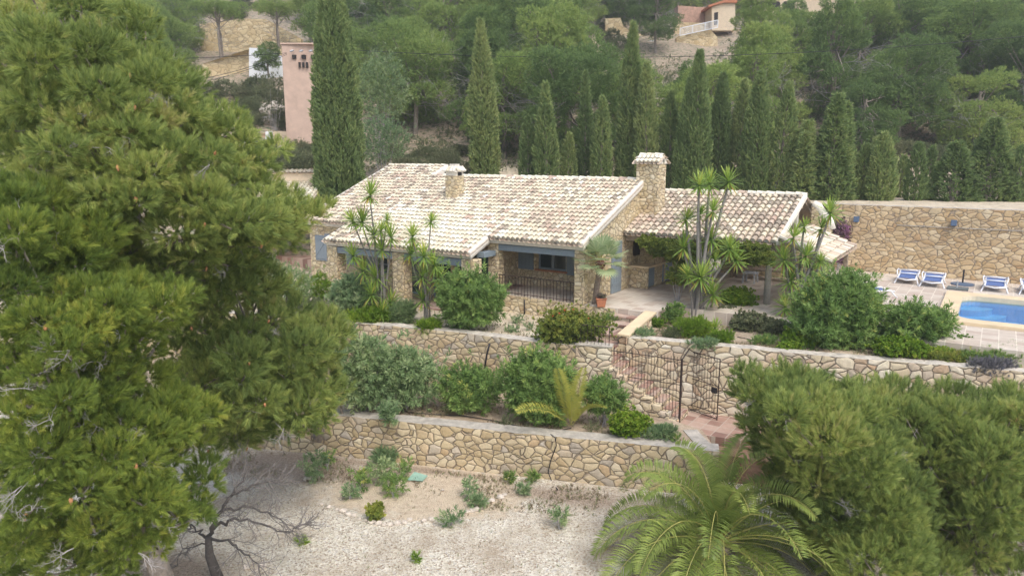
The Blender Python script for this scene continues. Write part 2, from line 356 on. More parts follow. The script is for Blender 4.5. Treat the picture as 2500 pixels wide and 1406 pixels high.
    def build(s, name, mats, parent=None, smooth=False, bevel=0, kind=None):
        if not isinstance(mats, (list, tuple)): mats = [mats]
        off = wloc(parent)
        me = bpy.data.meshes.new(name); me.from_pydata([tuple(Vector(v) - off) for v in s.v], [], s.f); me.update()
        for m in mats: me.materials.append(m)
        if len(mats) > 1: me.polygons.foreach_set('material_index', s.m)
        me.polygons.foreach_set('use_smooth', [smooth] * len(s.f))
        at = me.attributes.new('rnd', 'FLOAT', 'FACE'); at.data.foreach_set('value', s.r)
        o = link(name, me, parent)
        if bevel:
            md = o.modifiers.new('b', 'BEVEL'); md.width = bevel; md.segments = 2; md.limit_method = 'ANGLE'
        if kind: o['kind'] = kind
        return o
def copytree(o, loc, rz=None, scale=None, parent=None):
    c = o.copy(); COL.objects.link(c)
    if parent: c.parent = parent
    else:
        c.location = loc
        if rz is not None: c.rotation_euler = (0, 0, rz)
        if scale: c.scale = (scale,) * 3 if not hasattr(scale, '__len__') else scale
    for ch in list(o.children): copytree(ch, None, parent=c)
    return c
def nrm(a): return a / np.maximum(np.linalg.norm(a, axis=-1, keepdims=True), 1e-9)
def scatter(tv, tf, p, d, s, rng=RNG):
    n = len(p); k = len(tv); z = nrm(d); x = nrm(np.cross(rng.normal(size=(n, 3)), z)); y = np.cross(z, x)
    s = np.broadcast_to(np.asarray(s, dtype=float), (n,))
    V = p[:, None] + s[:, None, None] * (tv[None, :, 0:1] * x[:, None] + tv[None, :, 1:2] * y[:, None] + tv[None, :, 2:3] * z[:, None])
    Fc = tf[None] + (k * np.arange(n))[:, None, None]
    return V.reshape(-1, 3), Fc.reshape(-1, tf.shape[1])
def needles(nn, tw, L, wd, tilt0=.35, tilt1=1.1, seed=1, tri=True):
    """a shoot: nn narrow blades round a twig of length tw"""
    g = np.random.default_rng(seed); V = []; Fc = []
    for i in range(nn):
        t = i / nn; az = g.uniform(0, 6.283); ti = g.uniform(tilt0, tilt1) * (1.15 - .6 * t)
        b = np.array([0, 0, tw * t]); d = np.array([math.sin(ti) * math.cos(az), math.sin(ti) * math.sin(az), math.cos(ti)])
        sx = nrm(np.cross(d, g.normal(size=3))); l = L * g.uniform(.75, 1.15); o = len(V)
        V += [b - sx * wd / 2, b + sx * wd / 2, b + d * l]; Fc.append((o, o + 1, o + 2))
    return np.array(V), np.array(Fc)
def leaves(nn, tw, L, wd, tilt0, tilt1, seed=1, droop=.15):
    """a shoot of lance-shaped leaves (two quads folded to a diamond = 4 verts)"""
    g = np.random.default_rng(seed); V = []; Fc = []
    for i in range(nn):
        t = i / nn; az = i * 2.4 + g.uniform(-.3, .3); ti = g.uniform(tilt0, tilt1) * (1.15 - .6 * t)
        b = np.array([0, 0, tw * t]); d = np.array([math.sin(ti) * math.cos(az), math.sin(ti) * math.sin(az), math.cos(ti)])
        sx = nrm(np.cross(d, np.array([0, 0, 1.]) + .3 * g.normal(size=3))); l = L * g.uniform(.75, 1.15); o = len(V)
        mid = b + d * l * .45; tip = b + d * l - np.array([0, 0, droop * l])
        V += [b, mid - sx * wd / 2, tip, mid + sx * wd / 2]; Fc.append((o, o + 1, o + 2, o + 3))
    return np.array(V), np.array(Fc)
def lobes_scatter(lobes, spacing, tmpl, size, rng=RNG, up=.5, shell=.55, bias=1.3, culls=True, lowcut=-.55, fray=.12):
    """cover ellipsoid pads with shoots; returns V, F, rnd"""
    tv, tf = tmpl; Ps = []; Ds = []; Rn = []
    C = np.array([l[:3] for l in lobes]); Rr = np.array([l[3:6] for l in lobes])
    for i, l in enumerate(lobes):
        c = np.array(l[:3]); r = np.array(l[3:6]); rm = r.mean()
        n = int(4 * math.pi * rm * rm / spacing ** 2 * bias) + 3
        d = nrm(rng.normal(size=(n, 3))); d = d[d[:, 2] > lowcut - .3 * rng.random(len(d))]
        k = shell + (1 - shell) * rng.random((len(d), 1)) ** .6 + fray * rng.random((len(d), 1)) ** 4 * (1 + 1.2 * np.maximum(d[:, 2:], 0))
        wob = 1 + .22 * np.sin(d[:, :1] * 5.1 + i * 1.7) * np.sin(d[:, 1:2] * 4.3 + i) + .15 * np.sin(d[:, 2:] * 7 + i * 2.2)
        p = c + d * r * k * wob
        dn = nrm(d / r * rm + np.array([0, 0, up]) + .25 * rng.normal(size=d.shape))
        if culls and len(lobes) > 1:
            keep = np.ones(len(p), bool)
            for j in range(len(lobes)):
                if j == i or np.linalg.norm(C[j] - c) > (Rr[j].max() + r.max()): continue
                q = ((p - C[j]) / Rr[j]); keep &= (q * q).sum(1) > .42
            p, dn = p[keep], dn[keep]
        Ps.append(p); Ds.append(dn); Rn.append(np.clip(.5 + rng.normal() * .13 + .16 * rng.normal(size=len(p)), 0, 1))
    p = np.concatenate(Ps); d = np.concatenate(Ds); rn = np.concatenate(Rn)
    V, Fc = scatter(tv, tf, p, d, size * rng.uniform(.75, 1.25, len(p)), rng)
    rr = np.repeat(rn, len(tf)) + .07 * rng.normal(size=len(p) * len(tf))
    return V, Fc, rr
def inpoly(x, y, poly):
    c = False; n = len(poly); j = n - 1
    for i in range(n):
        xi, yi = poly[i]; xj, yj = poly[j]
        if (yi > y) != (yj > y) and x < (xj - xi) * (y - yi) / (yj - yi) + xi: c = not c
        j = i
    return c
def distpoly(x, y, poly):
    m = 1e9
    for i in range(len(poly)):
        ax, ay = poly[i]; bx, by = poly[(i + 1) % len(poly)]
        t = max(0, min(1, ((x - ax) * (bx - ax) + (y - ay) * (by - ay)) / max(1e-9, (bx - ax) ** 2 + (by - ay) ** 2)))
        m = min(m, math.hypot(x - ax - t * (bx - ax), y - ay - t * (by - ay)))
    return m

#%%STRUCTURE
# ================================================================ SETTING
def hill(x, y, low=True):
    u, v = uvof(x, y)
    if v > 13.5: s, z0 = 1.0, 2.9
    else:
        t = max(0, min(1, (y - 36) / 9)); s = t * t * (3 - 2 * t); z0 = -.64 + 3.54 * s
    n = noise.noise(Vector((x * .09, y * .09, 0))) * 1.3 + noise.noise(Vector((x * .35, y * .35, 3))) * .35
    k = max(0, min(1, (y - 41) / 12))
    return z0 + .36 * max(0, y - 43) + n * k
b = MB(); b.prism([(-400, -60), (400, -60), (400, 700), (-400, 700)], -3.7, -3.5)
b.build('ground', M['gravel'], kind='structure')
# hillside heightfield laid out along the house axes
def grid(name, us, vs, mat, fn):
    V = [fn(u, v) for v in vs for u in us]; nu = len(us)
    Fc = [(j * nu + i, j * nu + i + 1, (j + 1) * nu + i + 1, (j + 1) * nu + i) for j in range(len(vs) - 1) for i in range(nu - 1)]
    o = npmesh(name, V, Fc, mat, smooth=True); o['kind'] = 'structure'; return o
def hz(u, v):
    x, y, _ = W(u, v, 0); return (x, y, hill(x, y))
grid('hillside', np.arange(-150, 220, 1.5), np.concatenate([[13.95], np.arange(14.8, 60, 1.2), np.arange(60, 330, 4)]), M['hill'], hz)
grid('hillside', np.arange(-150, -15.4, 1.0), np.concatenate([np.arange(-6, 13.9, .8), [13.951]]), M['hill'], lambda u, v: (W(u, v, 0)[0], W(u, v, 0)[1], min(hill(*W(u, v, 0)[:2]) - .02, 60)))
grid('gravel_track', np.arange(-15.3, 40, 1.5), np.arange(14.2, 22, 1.2), M['soilpale'], lambda u, v: (W(u, v, 0)[0], W(u, v, 0)[1], hill(*W(u, v, 0)[:2]) + .03))

# terrace levels ---------------------------------------------------
MW = [(-16, 27.6), (-5.85, 24.35), (-2.04, 23.0), (1.0, 21.55), (1.95, 21.25)]      # middle wall front foot line
LW = [(-13, 21.6), (-4.88, 19.79), (.56, 18.4), (4.64, 17.4), (5.3, 17.25)]           # lower wall
BW = [(3.55, 21.62), (8.45, 19.65), (13.55, 17.95), (20, 16.2)]                        # bed wall on the right
off = lambda pts, d: [(x, y + d) for x, y in pts]
u2 = lambda u, v: W(u, v, 0)[:2]
g = MB(); g.prism(off(MW, .25) + [u2(1.4, -.05), u2(-3.9, -.05), u2(-3.9, 2), u2(-14.6, 2), u2(-30, 2), (-120, 90), (-120, 27)], -3.6, -.65)
g.build('garden_bed', M['soilpale'], kind='structure')
g = MB(); g.prism(off(LW, .25) + [(5.3, 18.9), (4.75, 19.55), (2.9, 20.7), (1.95, 21.35)] + off(MW, .3)[::-1][1:], -3.6, -2.32)
g.build('planting_bed', M['soil'], kind='structure')
g = MB(); g.prism(off(BW, .25) + [(28, 24), u2(13, .95), u2(11.8, 1.0), u2(6.9, 1.0), u2(6.9, 1.25), u2(3.0, 1.3), u2(2.95, -1.9)], -3.6, -.42)
g.build('yucca_bed', M['soil'], kind='structure')
g = MB(); g.prism([(5.3, 18.4), (9, 16.8), (22, 13.5), (24, 16.2)] + off(BW, .2)[::-1][1:3] + [(5.2, 20.8), (4.7, 19.9)], -3.6, -2.75)
g.build('lower_slope', M['litter'], kind='structure')
# litter & bare soil patches on the yard (thin sheets with ragged outline)
def blob(cx, cy, rx, ry, z, mat, name, seed=0, n=60, rot=0):
    pts = []
    for i in range(n):
        t = 2 * math.pi * i / n; k = 1 + .22 * noise.noise(Vector((math.cos(t) * 2 + seed, math.sin(t) * 2, 1))) + .08 * noise.noise(Vector((math.cos(t) * 9, math.sin(t) * 9 + seed, 1)))
        a_, b_ = rx * k * math.cos(t), ry * k * math.sin(t); pts.append((cx + a_ * math.cos(rot) - b_ * math.sin(rot), cy + a_ * math.sin(rot) + b_ * math.cos(rot)))
    m_ = MB(); m_.prism(pts, z - .03, z); return m_.build(name, mat, kind='structure')

# paving -----------------------------------------------------------
g = MB()
g.prism([u2(-3.42, -.06), u2(2.98, -.06), u2(2.98, 1.3), u2(6.9, 1.3), u2(6.9, 1.02), u2(11.9, 1.02), u2(13.2, 1.05), u2(30, 1.0), u2(30, 3.72), u2(10.78, 3.72), u2(10.78, 9.62), u2(30, 9.62), u2(30, 13.6), u2(-4, 13.6), u2(-4, 6.5), u2(-3.42, 6.5)], -.75, 0)
g.build('terrace', M['terr'], kind='structure')
g = MB(); g.prism([u2(-15.2, 2.3), u2(-15.2, 6), u2(-22, 10), u2(-30, 10), u2(-30, 2.3)], -1, -.1); g.build('side_patio', M['terr_red'], kind='structure')
g = MB(); g.prism([P(1652, 1052, -2.5)[:2], P(1668, 1000, -2.5)[:2], P(1870, 1022, -2.5)[:2], P(1880, 1085, -2.5)[:2]], -3.2, -2.5)
g.build('gate_landing', M['terr_red'], kind='structure')

# pool -------------------------------------------------------------
pool = thing('swimming_pool', 'blue swimming pool with rounded corners and corner steps in a sandstone surround', 'swimming pool', W(14, 6.4, 0))
PU0, PU1, PV0, PV1 = 11.35, 24.0, 4.35, 8.85
def rrect(u0, u1, v0, v1, r, n=6):
    o = []
    for cx, cy, a0 in ((u0 + r, v0 + r, 180), (u1 - r, v0 + r, 270), (u1 - r, v1 - r, 0), (u0 + r, v1 - r, 90)):
        for i in range(n + 1):
            t = R(a0 + 90 * i / n); o.append((cx + r * math.cos(t), cy + r * math.sin(t)))
    return o
inn = rrect(PU0, PU1, PV0, PV1, .55); out = rrect(10.8, 24.6, 3.74, 9.6, .03)
g = MB(); n = len(inn); vs = [W(u, v, .10) for u, v in out] + [W(u, v, .10) for u, v in inn] + [W(u, v, -.05) for u, v in out] + [W(u, v, -.12) for u, v in inn]
g.add(vs, [(i, (i + 1) % n, n + (i + 1) % n, n + i) for i in range(n)] + [(2 * n + i, 2 * n + (i + 1) % n, (i + 1) % n, i) for i in range(n)] + [(n + i, n + (i + 1) % n, 3 * n + (i + 1) % n, 3 * n + i) for i in range(n)])
g.build('coping', M['coping'], pool)
g = MB(); vs = [W(u, v, -.1) for u, v in inn] + [W(u, v, -1.4) for u, v in inn]
g.add(vs, [(n + i, n + (i + 1) % n, (i + 1) % n, i) for i in range(n)] + [tuple(range(n, 2 * n))]); g.build('basin', M['poolblue'], pool)
g = MB()
for k, rr_ in enumerate((2.3, 1.85, 1.4, .95)):   # rounded corner steps
    pts = [(PU0 + .01, PV1 - .01)] + [(PU0 + .01 + rr_ * math.sin(R(t)), PV1 - .01 - rr_ * math.cos(R(t))) for t in range(0, 91, 9)]
    g.prism([u2(*q) for q in pts], -1.2, -.95 + k * .22)
g.build('pool_steps', M['poolblue'], pool)
g = MB(); g.add([W(u, v, -.06) for u, v in inn], [tuple(range(n))]); o = g.build('water_surface', M['water'], pool)

#%%WALLS
# ================================================================ RETAINING WALLS
def rough_wall(name, pts, wd, z0, z1, mat, label, capmat=None, capw=None, z1e=None, jag=.035, step=.28):
    """stone wall with an uneven top; pts = plan line, thickness goes to the back"""
    t = thing(name, label, 'wall', (pts[0][0], pts[0][1], z0))
    V = []; Fc = []; L = 0; S = [0]
    for p, q in zip(pts, pts[1:]): S.append(S[-1] + math.hypot(q[0] - p[0], q[1] - p[1]))
    tot = S[-1]; n = max(2, int(tot / step)); nz = max(2, int((z1 - z0) / .3))
    def at(s):
        for i in range(len(pts) - 1):
            if s <= S[i + 1] + 1e-6: break
        k = (s - S[i]) / (S[i + 1] - S[i]); p, q = pts[i], pts[i + 1]
        dx, dy = q[0] - p[0], q[1] - p[1]; l = math.hypot(dx, dy)
        return p[0] + dx * k, p[1] + dy * k, -dy / l, dx / l
    rows = nz + 2
    for i in range(n + 1):
        s = tot * i / n; x, y, nx, ny = at(s); zt = z1 + ((z1e - z1) * s / tot if z1e is not None else 0)
        for j in range(nz + 1):
            z = z0 + (zt - z0) * j / nz; w_ = noise.noise(Vector((s * 2.1, z * 3, 5))) * jag
            if j == nz: z += noise.noise(Vector((s * 2.5, 1, 7))) * jag
            V.append((x - nx * w_, y - ny * w_, z))
        V.append((x + nx * wd, y + ny * wd, V[-1][2] + .005)); 
    V = [tuple(v) for v in V]
    for i in range(n):
        for j in range(rows - 1):
            a_ = i * rows + j; Fc.append((a_, a_ + rows, a_ + rows + 1, a_ + 1))
    mb = MB(); mats = [mat, capmat or mat]
    mb.v = V; mb.f = [list(f) for f in Fc]; mb.m = [1 if (k % (rows - 1)) == rows - 2 else 0 for k in range(len(Fc))]; mb.r = [.5] * len(Fc)
    # back and ends
    o = len(mb.v)
    for i in range(n + 1):
        x, y, z = mb.v[i * rows + rows - 1]; mb.v.append((x, y, z0))
    for i in range(n):
        mb.f.append([i * rows + rows - 1, (i + 1) * rows + rows - 1, o + i + 1, o + i]); mb.m.append(0); mb.r.append(.5)
    for i in (0, n):
        f = [i * rows + j for j in range(rows)] + [o + i]
        mb.f.append(f if i == 0 else f[::-1]); mb.m.append(0); mb.r.append(.5)
    ob = mb.build('masonry', mats, t)
    return t
rough_wall('retaining_wall', MW, .45, -3.6, -.52, M['stone'], 'middle dry stone retaining wall in front of the house garden with a pale cap', M['cap'])
rough_wall('retaining_wall', LW, .5, -3.6, -2.24, M['stone'], 'lowest stone retaining wall beside the gravel yard with a whitish crumbling cap', M['conc'])
rough_wall('retaining_wall', [(5.3, 17.25), (5.15, 18.9)], .4, -3.6, -2.3, M['stone'], 'short stone return wall behind the date palm', M['conc'])
rough_wall('retaining_wall', BW, .42, -3.6, -.36, M['stone_pale'], 'cream stone retaining wall behind the iron gate and below the yucca bed', M['cap'])
# pool wall
pw = rough_wall('boundary_wall', [W(5.6, 13.5, 0)[:2], W(30, 13.5, 0)[:2]], .44, -.2, 2.99, M['stone_ochre'], 'tall honey coloured stone wall behind the sun loungers', M['conc'], jag=.03)
g = MB(); g.ubox(8.5, 28, 13.462, 13.52, 2.16, 2.19); g.build('course_line', M['conc'], pw)

# stair block -------------------------------------------------------
st = thing('stone_staircase', 'stone staircase from the terrace down to the iron gate with tiled treads', 'staircase', W(2, -1.5, -2.5))
g = MB(); sm = MB()
# upper flight towards the camera
for u0, u1, v0, v1, z in ((1.5, 2.62, -.45, -.075, -.16), (1.42, 2.62, -.95, -.45, -.32), (1.3, 2.62, -1.7, -.95, -.50), (1.2, 2.62, -2.35, -1.7, -.68), (.95, 2.62, -3.1, -2.35, -.86)):
    sm.ubox(u0, u1, v0, v1, -2.4, z - .05); g.ubox(u0 - .02, u1 + .003, v0 - .03, v1, z - .048, z)
fd = Vector((1.87, -1.05)).normalized(); fn = Vector((-fd.y, fd.x))   # along the fence, and back from it
F0 = Vector((2.98, 20.88)); F1 = Vector((4.87, 19.82)); FL = (F1 - F0).length
def fp(s, t): q = F0 + fd * s + fn * t; return (q.x, q.y)
sm.prism([fp(-1.07, .03), fp(-.02, .03), fp(-.02, 1.3), fp(-1.07, 1.3)], -2.5, -1.0); g.prism([fp(-1.05, .05), fp(0, .05), fp(0, 1.0), fp(-1.05, 1.0)], -.998, -.93)
for i in range(8):
    s0 = i * FL / 8; z = -1.1 - .175 * i
    sm.prism([fp(s0, .13), fp(s0 + FL / 8, .13), fp(s0 + FL / 8, .92), fp(s0, .92)], -2.75, z - .03)
    g.prism([fp(s0 - .02, .133), fp(s0 + FL / 8 - .003, .133), fp(s0 + FL / 8 - .003, .915), fp(s0 - .02, .915)], z - .029, z)
sm.build('stair_mass', M['stone_pale'], st); g.build('tread', M['terr_red'], st)
g = MB(); g.hexa([W(2.63, -2.15, -2.3), W(2.98, -2.15, -2.3), W(2.98, -.07, -2.3), W(2.63, -.07, -2.3)], [W(2.63, -2.15, -.36), W(2.98, -2.15, -.36), W(2.98, -.07, .0), W(2.63, -.07, .0)])
g.build('parapet', M['stone_pale'], st)
g = MB(); g.hexa([W(2.6, -2.2, -.358), W(3.01, -2.2, -.358), W(3.01, -.07, .003), W(2.6, -.07, .003)], [W(2.6, -2.2, -.30), W(3.01, -2.2, -.30), W(3.01, -.07, .06), W(2.6, -.07, .06)])
g.build('parapet_coping', M['coping'], st)
# pillar block at the head of the fence and stepped stair wall below the fence
g = MB(); q0, q1 = (1.95, 21.24), (2.98, 20.86)
g.prism([q0, q1, (q1[0] + .12, q1[1] + .32), (q0[0] + .12, q0[1] + .32)], -3.4, -.5); g.prism([(1.95, 21.243), (2.06, 21.56), (2.45, 22.6), (2.25, 22.7)], -3.4, -.503)
sw = thing('stair_wall', 'stepped cream stone wall carrying the iron fence beside the oleanders', 'wall', (2.5, 21, -2.5))
for i in range(8):
    s0 = i * FL / 8; z = -1.08 - .178 * i
    g.prism([fp(s0, -.16), fp(s0 + FL / 8, -.16), fp(s0 + FL / 8, .128), fp(s0, .128)], -3.3, z - .02)
g.build('masonry', M['stone_pale'], sw, bevel=.02)
g = MB(); g.prism([(q0[0] - .02, q0[1] - .02), (q1[0] + .02, q1[1] - .02), (q1[0] + .12, q1[1] + .34), (q0[0] + .1, q0[1] + .34)], -.499, -.45); g.build('cap', M['cap'], sw)

#%%HOUSE
# ================================================================ HOUSE
SL = .40
def rz_(v): return 2.1 + SL * (v + .3)
def roof_tiles(mb, org, eu, es, x0, x1, s0, s1, pitch, step, rad, colf, pans=True, mort=1, jit=.006, frontcap=True):
    """courses of barrel tiles. org 3D, eu along eave, es up the slope; x along eu, s up slope"""
    org = Vector(org); eu = Vector(eu).normalized(); es = Vector(es).normalized(); nn = eu.cross(es).normalized()
    n = max(1, int(round((x1 - x0) / pitch))); pt = (x1 - x0) / n; K = 6
    for i in range(n):
        xc = x0 + (i + .5) * pt; rows = int(math.ceil((s1 - s0) / step)); off_ = random.uniform(-.03, .03)
        for j in range(rows):
            sa = s0 + j * step + (off_ if j else 0); sb = min(sa + step * 1.2, s1 + .02)
            if sb - sa < .05: continue
            jx = random.uniform(-jit, jit); jr = random.uniform(-jit, jit) * 1.5; r0, r1 = rad * random.uniform(.97, 1.06), rad * .86; c = colf(xc, sa)
            vs = []
            for (s_, r_, h_, jj) in ((sa, r0, .045, jx + jr), (sb, r1, .0, jx - jr)):
                for k in range(K + 1):
                    t = math.pi * k / K; vs.append(org + eu * (xc + jj - r_ * math.cos(t)) + es * s_ + nn * (h_ + .035 + r_ * 1.08 * math.sin(t)))
            for k in range(K + 1):   # lip
                t = math.pi * k / K; vs.append(org + eu * (xc + jx + jr - r0 * .8 * math.cos(t)) + es * sa + nn * (.045 + .035 + r0 * .80 * math.sin(t)))
            fs = [(k, k + 1, K + 2 + k, K + 1 + k) for k in range(K)] + [(2 * K + 2 + k, 2 * K + 3 + k, k + 1, k) for k in range(K)]
            mb.add(vs, fs, 0, c)
            if j == 0 and frontcap:
                o = [org + eu * (xc + jx + jr - r0 * .8 * math.cos(math.pi * k / K)) + es * (sa + .03) + nn * (.06 + r0 * .72 * math.sin(math.pi * k / K)) for k in range(K + 1)]
                mb.add(o, [tuple(range(K + 1))[::-1]], mort, .5)
    if pans:
        for i in range(n + 1):
            xc = x0 + i * pt; rows = int(math.ceil((s1 - s0) / step))
            for j in range(rows):
                sa = s0 - (.05 if j == 0 else 0) + j * step + .08 * (j > 0); sb = min(sa + step * 1.25, s1)
                if sb - sa < .03: continue
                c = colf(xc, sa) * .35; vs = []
                for (s_, r_, h_) in ((sa, rad, .03), (sb, rad * .95, .012)):
                    for k in range(5):
                        t = math.pi * k / 4; vs.append(org + eu * (xc - r_ * math.cos(t)) + es * s_ + nn * (h_ + .03 - r_ * .6 * math.sin(t)))
                mb.add(vs, [(k, k + 1, 6 + k, 5 + k) for k in range(4)], 0, c)
def ridge_tiles(mb, p, q, rad, step=.36, lift=.02, c0=.9):
    p, q = Vector(p), Vector(q); d = (q - p); L = d.length; d.normalize(); h = Vector((-d.y, d.x, 0)).normalized(); n = int(L / step); K = 6
    for i in range(n):
        a_, b_ = p + d * (i * L / n), p + d * ((i + 1.15) * L / n); c = random.choice([c0, c0 - .05, c0 - .25, .24 if random.random() < .3 else c0]); vs = []
        for (c_, r_, l_) in ((a_, rad, lift + .03), (b_, rad * .9, lift)):
            for k in range(K + 1):
                t = math.pi * k / K; vs.append(c_ + h * (-r_ * math.cos(t)) + Vector((0, 0, l_ + r_ * .8 * math.sin(t))))
        mb.add(vs, [(k, k + 1, K + 2 + k, K + 1 + k)[::-1] for k in range(K)], 0, c)
        mb.add(vs[:K + 1], [tuple(range(K + 1))[::-1]], 0, c * .8)
def slab(mb, org, eu, es, x0, x1, s0, s1, th=.12, top=-.01, m=1):
    org = Vector(org); eu = Vector(eu).normalized(); es = Vector(es).normalized(); nn = eu.cross(es).normalized()
    q = [(x0, s0), (x1, s0), (x1, s1), (x0, s1)]
    mb.hexa([org + eu * a_ + es * b_ + nn * (top - th) for a_, b_ in q], [org + eu * a_ + es * b_ + nn * top for a_, b_ in q], m)

eU = Vector((UX, UY, 0)); cs = math.sqrt(1 + SL * SL)
eS = Vector((VX, VY, SL)).normalized()
def tcol(bright=0.0, red=.10):
    def f(x, s):
        nz = noise.noise(Vector((x * .45, s * .45, 2))) * .22 + noise.noise(Vector((x * 1.7, s * .3, 8))) * .16
        r_ = random.random()
        if r_ < red: return random.uniform(.2, .32)
        if r_ < red + .19 - bright * 1.3: return random.uniform(.0, .17)
        return max(.3, min(1, random.gauss(.64 + nz + bright, .14)))
    return f
def whitef(x, s):   # the lower middle of the roof is lime-washed paler
    d = math.exp(-((x + 6.3) / 3.2) ** 2 - ((s + .3) / 2.0) ** 2); return tcol(.25 * d, .10 - .08 * d)(x, s)
house = thing('stone_house', 'long low stone house with pale barrel tile roof and blue grey shutters', 'house', W(-7, 2, -.65))
rf = MB(); org = W(0, 0, rz_(0))
s_ = lambda v: v * cs     # slope distance of v from the line v = 0
RV, RVL = 4.85, 5.95
parts = [(-14.55, -11.42, -.08, RVL), (-11.42, -10.75, -1.55, RVL), (-10.75, -3.72, -1.55, RV), (-3.72, .28, -.34, RV)]
for u0, u1, va, vb in parts:
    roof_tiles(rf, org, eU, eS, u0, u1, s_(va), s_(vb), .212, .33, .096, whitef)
    slab(rf, org, eU, eS, u0 + .04, u1 - .0, s_(va) + .06, s_(vb), .16, -.025)
# back slope (falls away from the camera)
eSb = Vector((-VX, -VY, SL)).normalized(); slab(rf, W(0, RV, rz_(RV)), -eU, eSb, -.28, 10.75, -4.2, 0, .16, .03); slab(rf, W(0, RVL, rz_(RVL)), -eU, eSb, 10.76, 14.55, -4.2, 0, .16, .03)
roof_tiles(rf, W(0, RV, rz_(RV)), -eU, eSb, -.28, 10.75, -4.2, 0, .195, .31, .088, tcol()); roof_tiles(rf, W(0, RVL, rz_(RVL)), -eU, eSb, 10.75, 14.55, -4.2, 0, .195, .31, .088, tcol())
roof = rf.build('roof', [M['tile'], M['plaster']], house)
for p_, q_ in ((W(-10.8, RV, rz_(RV) + .03), W(.3, RV, rz_(RV) + .03)), (W(-14.6, RVL, rz_(RVL) + .03), W(-10.7, RVL, rz_(RVL) + .03))):
    rg = MB(); ridge_tiles(rg, p_, q_, .13); rg.build('ridge_tiles', M['tile'], roof)
def verge(u, va, vb, wd=.2, hgt=.13):
    vg = MB(); slab(vg, org, eU, eS, u - wd / 2, u + wd / 2, s_(va) + .02, s_(vb), .24, hgt, 0); vg.build('verge', M['plaster'], roof, bevel=.03)
verge(.22, -.34, RV, .24); verge(-14.55, -.08, RVL); verge(-3.74, -1.55, -.36, .17); verge(-11.45, -1.55, -.1, .14, .10); verge(-10.72, RV + .05, RVL, .2)

wl = MB()
wl.ubox(-.05, .2, 2.26, 9.2, -.7, 2.05); 
# gable wall: front strip + triangle
g3 = lambda v: rz_(v) - .13
wl.hexa([W(-.05, .32, 0), W(.2, .32, 0), W(.2, 2.255, 0), W(-.05, 2.255, 0)], [W(-.05, .32, g3(.32)), W(.2, .32, g3(.32)), W(.2, 2.255, g3(2.255)), W(-.05, 2.255, g3(2.255))])
wl.hexa([W(-.05, 2.257, 2.053), W(.2, 2.257, 2.053), W(.2, RV, 2.053), W(-.05, RV, 2.053)], [W(-.05, 2.257, g3(2.257)), W(.2, 2.257, g3(2.257)), W(.2, RV, g3(RV)), W(-.05, RV, g3(RV))])
wl.hexa([W(-.05, RV + .001, 2.053), W(.2, RV + .001, 2.053), W(.2, 9.0, 2.053), W(-.05, 9.0, 2.053)], [W(-.05, RV + .001, g3(RV)), W(.2, RV + .001, g3(RV)), W(.2, 9.0, g3(RV) - .4 * 4.15), W(-.05, 9.0, g3(RV) - .4 * 4.15)])
# porch back wall with a wide window
wl.wallu(-3.998, -.052, 2.0, 2.25, -.6, 2.7, [(-2.95, -1.65, .72, 1.56)])
# wall behind the lower loggia
wl.wallu(-11.2, -4.16, .35, .6, -.7, 2.0, [(-10.3, -9.6, .1, 1.35), (-8.9, -7.8, -.6, 1.35), (-7.1, -6.1, -.6, 1.3), (-5.9, -4.5, -.6, 1.45)])
wl.ubox(-4.158, -4.0, .32, 2.45, -.6, 2.35)
# left block: window with lintel
wl.wallu(-14.3, -11.202, .15, .42, -.7, 2.15, [(-13.02, -12.25, .55, 1.5)])
wl.ubox(-14.3, -14.05, .422, 10.5, -.7, 2.3); wl.hexa([W(-14.3, .43, 2.303), W(-14.05, .43, 2.303), W(-14.05, RVL, 2.303), W(-14.3, RVL, 2.303)], [W(-14.3, .43, 2.31), W(-14.05, .43, 2.31), W(-14.05, RVL, g3(RVL)), W(-14.3, RVL, g3(RVL))])
wl.ubox(-11.198, -10.95, .155, .348, -.7, 2.0); wl.ubox(-14.04, -.06, 8.9, 9.15, -.7, 2.2)
wl.ubox(-3.45, .28, -.12, .08, -.95, -.02)     # plinth under the porch
wl.ubox(.282, 1.48, -.13, -.065, -1.2, -.03)   # plinth under the terrace edge
wl.build('wall', M['stone_house'], house)
ft = MB(); ft.ubox(-14.04, -4.17, .61, 8.89, -.6, -.45); ft.ubox(-3.998, -3.425, .31, 1.998, -.6, -.003); ft.ubox(-11.3, -3.42, -1.5, .34, -.9, -.6); ft.build('floor', M['terr_red'], house)
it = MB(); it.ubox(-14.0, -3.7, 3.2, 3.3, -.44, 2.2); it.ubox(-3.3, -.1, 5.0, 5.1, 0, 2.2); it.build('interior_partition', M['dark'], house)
def pil(u0, u1, v0, v1, z0, z1):
    m_ = MB(); m_.ubox(u0, u1, v0, v1, z0, z1); return m_.build('pillar', M['stone_house'], house, bevel=.03)
pil(-.12, .3, -.14, .3, -.02, 1.93); pil(-3.88, -3.42, -.13, .3, -.9, 1.93)
for u0 in (-11.42, -7.65, -4.18): pil(u0, u0 + .58, -1.42, -.9, -.9, 1.42)
def beam(u0, u1, v0, v1, z0, z1, mat='bluebeam'):
    m_ = MB(); m_.ubox(u0, u1, v0, v1, z0, z1); return m_.build('beam', M[mat], house, bevel=.015)
beam(-3.415, -.125, -.1, .15, 1.66, 1.9); beam(-10.83, -7.66, -1.38, -1.1, 1.14, 1.4); beam(-7.06, -4.19, -1.38, -1.1, 1.14, 1.4); beam(-13.25, -11.6, .08, .149, 1.52, 1.68)
beam(-11.41, -10.85, -.88, .1, 1.2, 1.4); beam(-3.85, -3.5, -.88, -.14, 1.45, 1.65)
